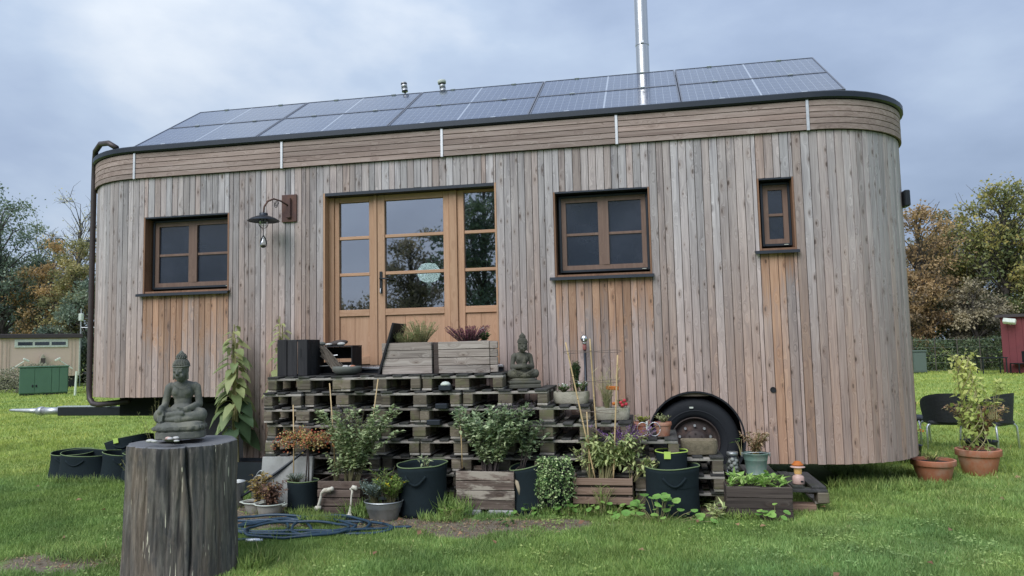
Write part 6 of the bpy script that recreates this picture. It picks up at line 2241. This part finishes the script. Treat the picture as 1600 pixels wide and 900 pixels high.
def tree(label, x, y, H, rx, rz_, base, mat, n_leaf, leaf, seed, group='trees round the lawn', clumps=70, trunk_r=.16, bare=0.0, name='broadleaf_tree', squash=1.0, gap=.55, lean=0.0, bark='bark'):
    t = thing(name, label, 'tree', (x, y, 0), 0, group)
    r_ = np.random.default_rng(seed)
    rd = random.Random(seed)
    cz = base + (H - base) * .5
    rv = (H - base) * .5
    mb = MB()
    tp = [(lean * u * u + .15 * math.sin(3 * u + seed), .1 * math.sin(4 * u + seed), H * .82 * u) for u in np.linspace(0, 1, 9)]
    mb.tube(tp, [trunk_r * (1 - .8 * u) + .02 for u in np.linspace(0, 1, 9)], 8, False)
    cs = []
    for i in range(clumps):
        v = r_.normal(size=3)
        v /= np.linalg.norm(v)
        k = r_.random() ** .42
        c = np.array([lean * .7 + v[0] * rx * k, v[1] * rx * squash * k, cz + v[2] * rv * k])
        taper = 1 - .35 * max(0, (c[2] - cz) / rv)
        c[0] = lean * .7 + (c[0] - lean * .7) * taper
        cs.append(c)
    lf = LF()
    per = max(1, n_leaf // clumps)
    for i, c in enumerate(cs):
        u = min(.98, max(.25, (c[2] - .22 * math.hypot(c[0], c[1]) - rv * .3) / (H * .82)))
        a = np.array([np.interp(u, np.linspace(0, 1, 9), [p[q] for p in tp]) for q in range(3)])
        mid_ = (a + c) / 2 + np.array([0, 0, .12 * np.linalg.norm(c - a)]) + r_.normal(size=3) * .15
        rb = trunk_r * .30 * (1 - .5 * u) + .012
        mb.tube([tuple(a), tuple(mid_), tuple(c)], [rb, rb * .55, .010], 5, False)
        for q in range(4):
            e = c + r_.normal(size=3) * rx * .17
            mb.tube([tuple(mid_ * .35 + c * .65), tuple((c + e) / 2 + r_.normal(size=3) * .06), tuple(e)], [.018, .012, .006], 4, False)
        if r_.random() < bare:
            continue
        k = int(per * r_.uniform(.45, 1.6))
        sg = rx * r_.uniform(.085, .16)
        P = c + r_.normal(size=(k, 3)) * np.array([sg, sg, sg * gap * 1.2])
        D = r_.normal(size=(k, 3)) + np.array([0, 0, -.25])
        Nn = r_.normal(size=(k, 3)) * .8 + np.array([0, 0, .8])
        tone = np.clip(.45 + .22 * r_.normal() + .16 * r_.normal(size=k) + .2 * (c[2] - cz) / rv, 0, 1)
        lf.leaves(P, D, Nn, leaf * (.6 + .8 * r_.random(k)), leaf * .62 * (.6 + .8 * r_.random(k)), shape='tiny', rnd=tone)
    lf.build('crown', mat, t)
    mb.build('trunk', bark, t, True)
    return t


# left wood behind the beige caravan
tree('tall dark green tree at the far left edge', -38.6, 36.0, 13.6, 3.6, 6, 2.2, 't_dark', 9000, .21, 1, clumps=90, trunk_r=.30)
tree('dark leggy tree behind the orange one at the left', -41.0, 42.0, 12.0, 3.4, 5, 2.4, 't_dark', 9000, .20, 2, clumps=60, trunk_r=.22)
tree('orange autumn tree above the beige caravan', -35.3, 37.0, 10.0, 2.6, 4, 1.6, 't_orange', 9500, .17, 3, clumps=62, trunk_r=.18)
tree('yellow green autumn tree left of the downpipe', -31.6, 35.0, 10.0, 2.2, 4, .8, 't_yellow', 9500, .17, 4, clumps=62, trunk_r=.18)
tree('thin almost bare pale birch left of the downpipe', -38.6, 43.0, 15.4, 2.8, 6, 5.0, 't_birch', 1500, .15, 5, clumps=80, trunk_r=.16, bare=.1, name='birch_tree')
tree('low dark green tree behind the left end of the wagon', -29.4, 33.5, 7.2, 2.4, 3, .4, 't_dark', 8500, .18, 6, clumps=55, trunk_r=.16)
tree('dark evergreen tree behind the caravan roof', -45.0, 45.0, 9.5, 4.0, 4, 1.0, 't_dark', 8500, .22, 7, clumps=55, trunk_r=.2)
tree('olive tree standing behind the wagon at the left', -26.0, 36.0, 8.4, 3.0, 4, .8, 't_olive', 7500, .2, 8, clumps=52)
# right wood
tree('tall green and yellow oak at the right edge', 25.2, 36.0, 10.4, 2.7, 6, 2.4, 't_oak', 9000, .18, 11, clumps=110, trunk_r=.26, gap=.5)
tree('brown autumn tree next to the right end of the wagon', 20.6, 35.5, 9.2, 2.6, 5, .8, 't_brown', 10000, .16, 12, clumps=100, trunk_r=.2)
tree('olive brown tree in the middle of the right wood', 23.2, 38.0, 8.9, 2.4, 4.5, 1.2, 't_olive', 8500, .17, 13, clumps=85, trunk_r=.2)
tree('golden brown low tree right of the wagon', 19.6, 33.0, 5.0, 1.7, 3, .5, 't_brown', 9000, .15, 14, clumps=62, trunk_r=.15)
tree('grey brown round tree before the oak', 22.4, 33.0, 4.6, 1.7, 2.6, .3, 't_greyb', 9000, .13, 15, clumps=60, trunk_r=.14)
tree('olive green tree behind the red shed', 26.2, 34.0, 5.4, 2.2, 4, .4, 't_oak', 11000, .17, 16, clumps=70, trunk_r=.18)
tree('orange tipped tree at the right edge above the shed', 28.6, 36.5, 10.4, 2.4, 5, 2.2, 't_orange', 9000, .18, 17, clumps=62, trunk_r=.2)
tree('brown tree hidden behind the wagon end', 17.6, 37.0, 8.6, 2.4, 4, 1.0, 't_brown', 7000, .19, 18, clumps=55)
tree('tall dark tree deep in the right wood', 27.0, 44.0, 9.2, 4.6, 5, .6, 't_greyb', 11000, .24, 19, clumps=70, trunk_r=.24)
# trees behind the viewer, seen mirrored in the door glass
tree('round tree across the meadow mirrored in the middle door panes', -5.4, -27.0, 8.4, 2.3, 4, 1.2, 't_greyb', 7000, .17, 21, 'trees behind the viewer', clumps=60)
tree('tall dark tree mirrored in the right hand door panes', -1.4, -26.0, 12.5, 2.9, 5, .8, 't_dark', 9000, .2, 22, 'trees behind the viewer', clumps=70)
tree('low tree mirrored in the lower left door panes', -9.6, -29.0, 5.0, 3.0, 3, .4, 't_greyb', 7000, .2, 23, 'trees behind the viewer', clumps=50)
tree('dark tree mirrored in the window right of the door', 4.2, -26.0, 10.5, 3.4, 5, .6, 't_dark', 9000, .2, 24, 'trees behind the viewer', clumps=60)
tree('loose tree mirrored in the left window of the wagon', -17.8, -27.0, 9.0, 3.2, 5, .8, 't_olive', 7000, .2, 25, 'trees behind the viewer', clumps=60)
tree('broad tree mirrored in the small right window', 12.5, -26.0, 8.5, 3.2, 5, .8, 't_olive', 7000, .2, 26, 'trees behind the viewer', clumps=60)


def hedge(label, x0, x1, y, h, d, mat, n, leaf, seed, name='hedge'):
    r_ = np.random.default_rng(seed)
    t = thing(name, label, 'hedge', ((x0 + x1) / 2, y, 0))
    w = (x1 - x0) / 2
    lf = LF()
    P = np.stack([r_.uniform(-w, w, n), r_.normal(size=n) * d * .4, r_.random(n) ** .8], 1)
    P[:, 2] *= h * (.75 + .45 * vnoise(P[:, 0] + seed * 3.3, np.zeros(n), .6, seed))
    lf.leaves(P, r_.normal(size=(n, 3)), r_.normal(size=(n, 3)) + [0, 0, .6], leaf * (.6 + .8 * r_.random(n)), leaf * .6 * (.6 + .8 * r_.random(n)), shape='tiny')
    lf.build('foliage', mat, t)
    mb = MB()
    for i in range(int(w * 3)):
        x_ = r_.uniform(-w, w)
        mb.tube([(x_, 0, 0), (x_ + r_.normal() * .2, 0, h * .5), (x_ + r_.normal() * .4, 0, h * .8)], [.03, .02, .01], 5, False)
    mb.build('stems', 'bark', t)


hedge('dark hedge along the far lawn right of the wagon', 14.0, 46.0, 31.3, 1.7, 1.8, 'hedge', 40000, .12, 31)
hedge('tall dark hedge under the right wood', 14.0, 50.0, 35.0, 4.0, 2.2, 'hedge', 40000, .16, 32)
hedge('dark undergrowth behind the left caravan', -62.0, -20.0, 33.0, 2.6, 2.2, 'hedge', 38000, .17, 33)
hedge('pale dry weeds beside the green cabinet at the left', -28.5, -20.2, 21.3, 1.25, .8, 'weed', 7000, .09, 34, 'weed_row')
hedge('pale dry weeds right of the green cabinet', -18.4, -15.0, 20.9, 1.15, .6, 'weed', 4200, .09, 35, 'weed_row')
hedge('dark hedge across the meadow behind the viewer', -30.0, 24.0, -33.0, 3.4, 2.0, 'hedge', 16000, .3, 37)
hedge('bushy dark shrubs closing the view behind the wagon', -16.0, 13.0, 38.0, 5.0, 2.5, 'hedge', 12000, .34, 36)

# ------------------------------------------------------------------ far buildings and fittings
t = thing('mobile_home', 'beige mobile home with a strip window at the left edge', 'mobile home', (-25.0, 25.2, 0), R(50))
MB().box(-1.78, 1.78, 0, 9.0, .62, 2.62).build('body', 'beige', t)
MB().box(-1.90, 1.90, -.14, 9.2, 2.62, 2.84, .02).build('roof', 'roof_dark', t)
MB().box(-1.7, 1.7, .1, 8.9, .0, .619).build('skirting', 'under', t)
for x in (-1.70, -1.50, -1.38, 1.38, 1.55, 1.74):
    MB().box(x, x + .04, -.02, -.001, .63, 2.61).build('trim_strip', 'beige_line' if x < 1.7 else 'white', t)
wf = MB().box(-1.14, 1.22, -.05, -.001, 2.14, 2.56, .01).build('window', 'white', t)
for i in range(3):
    MB().box(-1.0 + i * .74, -.36 + i * .74, -.056, -.051, 2.25, 2.42).build('pane', 'screen', wf)
for sg, x in ((-1, -.62), (1, .72)):
    a = MB().tube([(x + sg * .72, -.25, .98), (x + sg * .1, -.25, 1.45)], .03, 6).build('light_arm', 'white', t)
    MB().box(-.15, .15, -.07, .07, -.05, .05, .02).build('floodlight', 'white', a, False, (x + sg * .02, -.27, 1.50), (0, R(-30 * sg), 0))
m = MB()
vs = [(-.12, -.30, .75), (.30, -.30, .75), (.26, -.30, 1.3), (.17, -.30, 1.68), (.09, -.30, 1.80), (.01, -.30, 1.68), (-.08, -.30, 1.3)]
m.add(vs + [(x, -.05, z) for x, y, z in vs], [tuple(range(7)), tuple(reversed(range(7, 14)))] + [(i, (i + 1) % 7, (i + 1) % 7 + 7, i + 7) for i in range(7)])
m.build('boat_shelf', 'trough', t)
MB().box(-.05, .23, -.306, -.301, .80, 1.22).build('shelf_bay', 'stem_dark', t)
MB().box(-.01, .19, -.306, -.301, 1.30, 1.58).build('shelf_bay', 'stem_dark', t)
t = thing('utility_cabinet', 'green metal double door cabinet on the lawn at the left', 'cabinet', (-19.15, 19.2, 0), R(41))
MB().box(-.88, .88, 0, .7, .08, 1.18, .02).build('body', 'green_paint', t)
MB().box(-.92, .92, -.03, .74, 1.18, 1.24, .015).build('lid', 'green_paint', t)
MB().box(-.86, .86, .02, .68, 0, .08).build('plinth', 'under', t)
for a, b in ((-.85, -.335), (-.325, .27), (.29, .55), (.57, .86)):
    MB().box(a, b, -.018, -.001, .12, 1.15, .006).build('door_panel', 'green_paint', t)
for x in (-.40, -.27):
    MB().box(x - .025, x + .025, -.04, -.019, .36, .46, .006).build('lock', 'black_metal', t)
o = MB().box(-.03, .03, -.03, .03, 0, 1.0).build('white_post', 'white', None, False, (-17.1, 18.6, 0), (0, R(3), 0))
tag(o, 'short white marker post right of the green cabinet', 'post')
t = thing('light_mast', 'thin mast with a white lamp behind the mobile home', 'mast', (-24.2, 27.0, 0))
MB().tube([(0, 0, 0), (0, 0, 4.2)], .03, 6).build('pole', 'galv', t)
MB().box(-.10, .10, -.1, .1, 3.55, 3.95, .03).build('lamp_head', 'white', t)
MB().tube([(0, 0, 3.2), (1.0, 0, 3.15), (2.2, 0, 3.3)], .02, 5).build('cable', 'galv', t)

t = thing('red_shed', 'dark red board shed at the right edge of the lawn', 'shed', (22.55, 25.85, 0), R(-36))
for i in range(15):
    MB().box(-1.95 + i * .26, -1.95 + i * .26 + .252, 0 + U(0, .012), .03, .05, 2.40).build('board', 'red_wood', t)
MB().box(-1.95, 1.95, .031, 3, .05, 2.38).build('wall', 'red_wood', t)
MB().box(-2.1, 2.1, -.15, 3.2, 2.40, 2.52).build('roof', 'roof_dark', t)
fl = MB().box(-.23, .23, -.10, .10, -.10, .10, .02).build('floodlight', 'white', t, False, (-1.55, -.28, 2.22), (R(-30), R(8), 0))
MB().box(-.02, .02, 0, .25, -.05, .0).build('bracket', 'galv', fl)
t = thing('grey_cabinet', 'grey green cabinet on the far lawn beside the wagon end', 'cabinet', (18.1, 28.2, 0))
MB().box(-.27, .27, 0, .45, .05, .98, .02).build('body', 'grey_green', t)
MB().box(-.30, .30, -.04, .48, .98, 1.05, .01).build('lid', 'grey_green', t)
MB().box(-.24, .24, -.014, -.001, .12, .93, .005).build('door_panel', 'grey_green', t)
t = thing('wire_fence', 'low wire mesh fence with slim posts before the hedge', 'fence', (20.4, 29.4, 0))
for i in range(6):
    MB().tube([(-2.2 + i * .95, 0, 0), (-2.2 + i * .95, 0, 1.55)], .022, 6).build('post', 'bark', t)
for z in (.1, .45, .8, 1.15, 1.5):
    MB().tube([(-2.2, 0, z), (2.55, 0, z)], .004, 4).build('wire', 'galv', t)


def bistro(label, x, y, rz):
    t = thing('garden_chair', label, 'chair', (x, y, 0), rz, 'far garden furniture')
    MB().box(-.24, .24, -.22, .22, .42, .46).build('seat', 'black_metal', t)
    MB().box(-.24, .24, .20, .24, .5, .95).build('backrest', 'black_metal', t)
    for sx in (-1, 1):
        for sy in (-1, 1):
            MB().box(sx * .22 - .02, sx * .22 + .02, sy * .2 - .02, sy * .2 + .02, 0, .42).build('leg', 'black_metal', t)


bistro('small dark garden chair standing before the red shed', 21.35, 26.5, R(-70))
t = thing('garden_table', 'small dark garden table left of the far chair', 'table', (20.35, 26.6, 0))
MB().box(-.5, .5, -.35, .35, .68, .72).build('tabletop', 'black_metal', t)
for sx in (-1, 1):
    for sy in (-1, 1):
        MB().box(sx * .45 - .02, sx * .45 + .02, sy * .3 - .02, sy * .3 + .02, 0, .68).build('leg', 'black_metal', t)

for o in bpy.data.objects:
    if o.type == 'MESH' and o.parent and o.name.split('.')[0] == 'stems':
        o['kind'] = 'stuff'
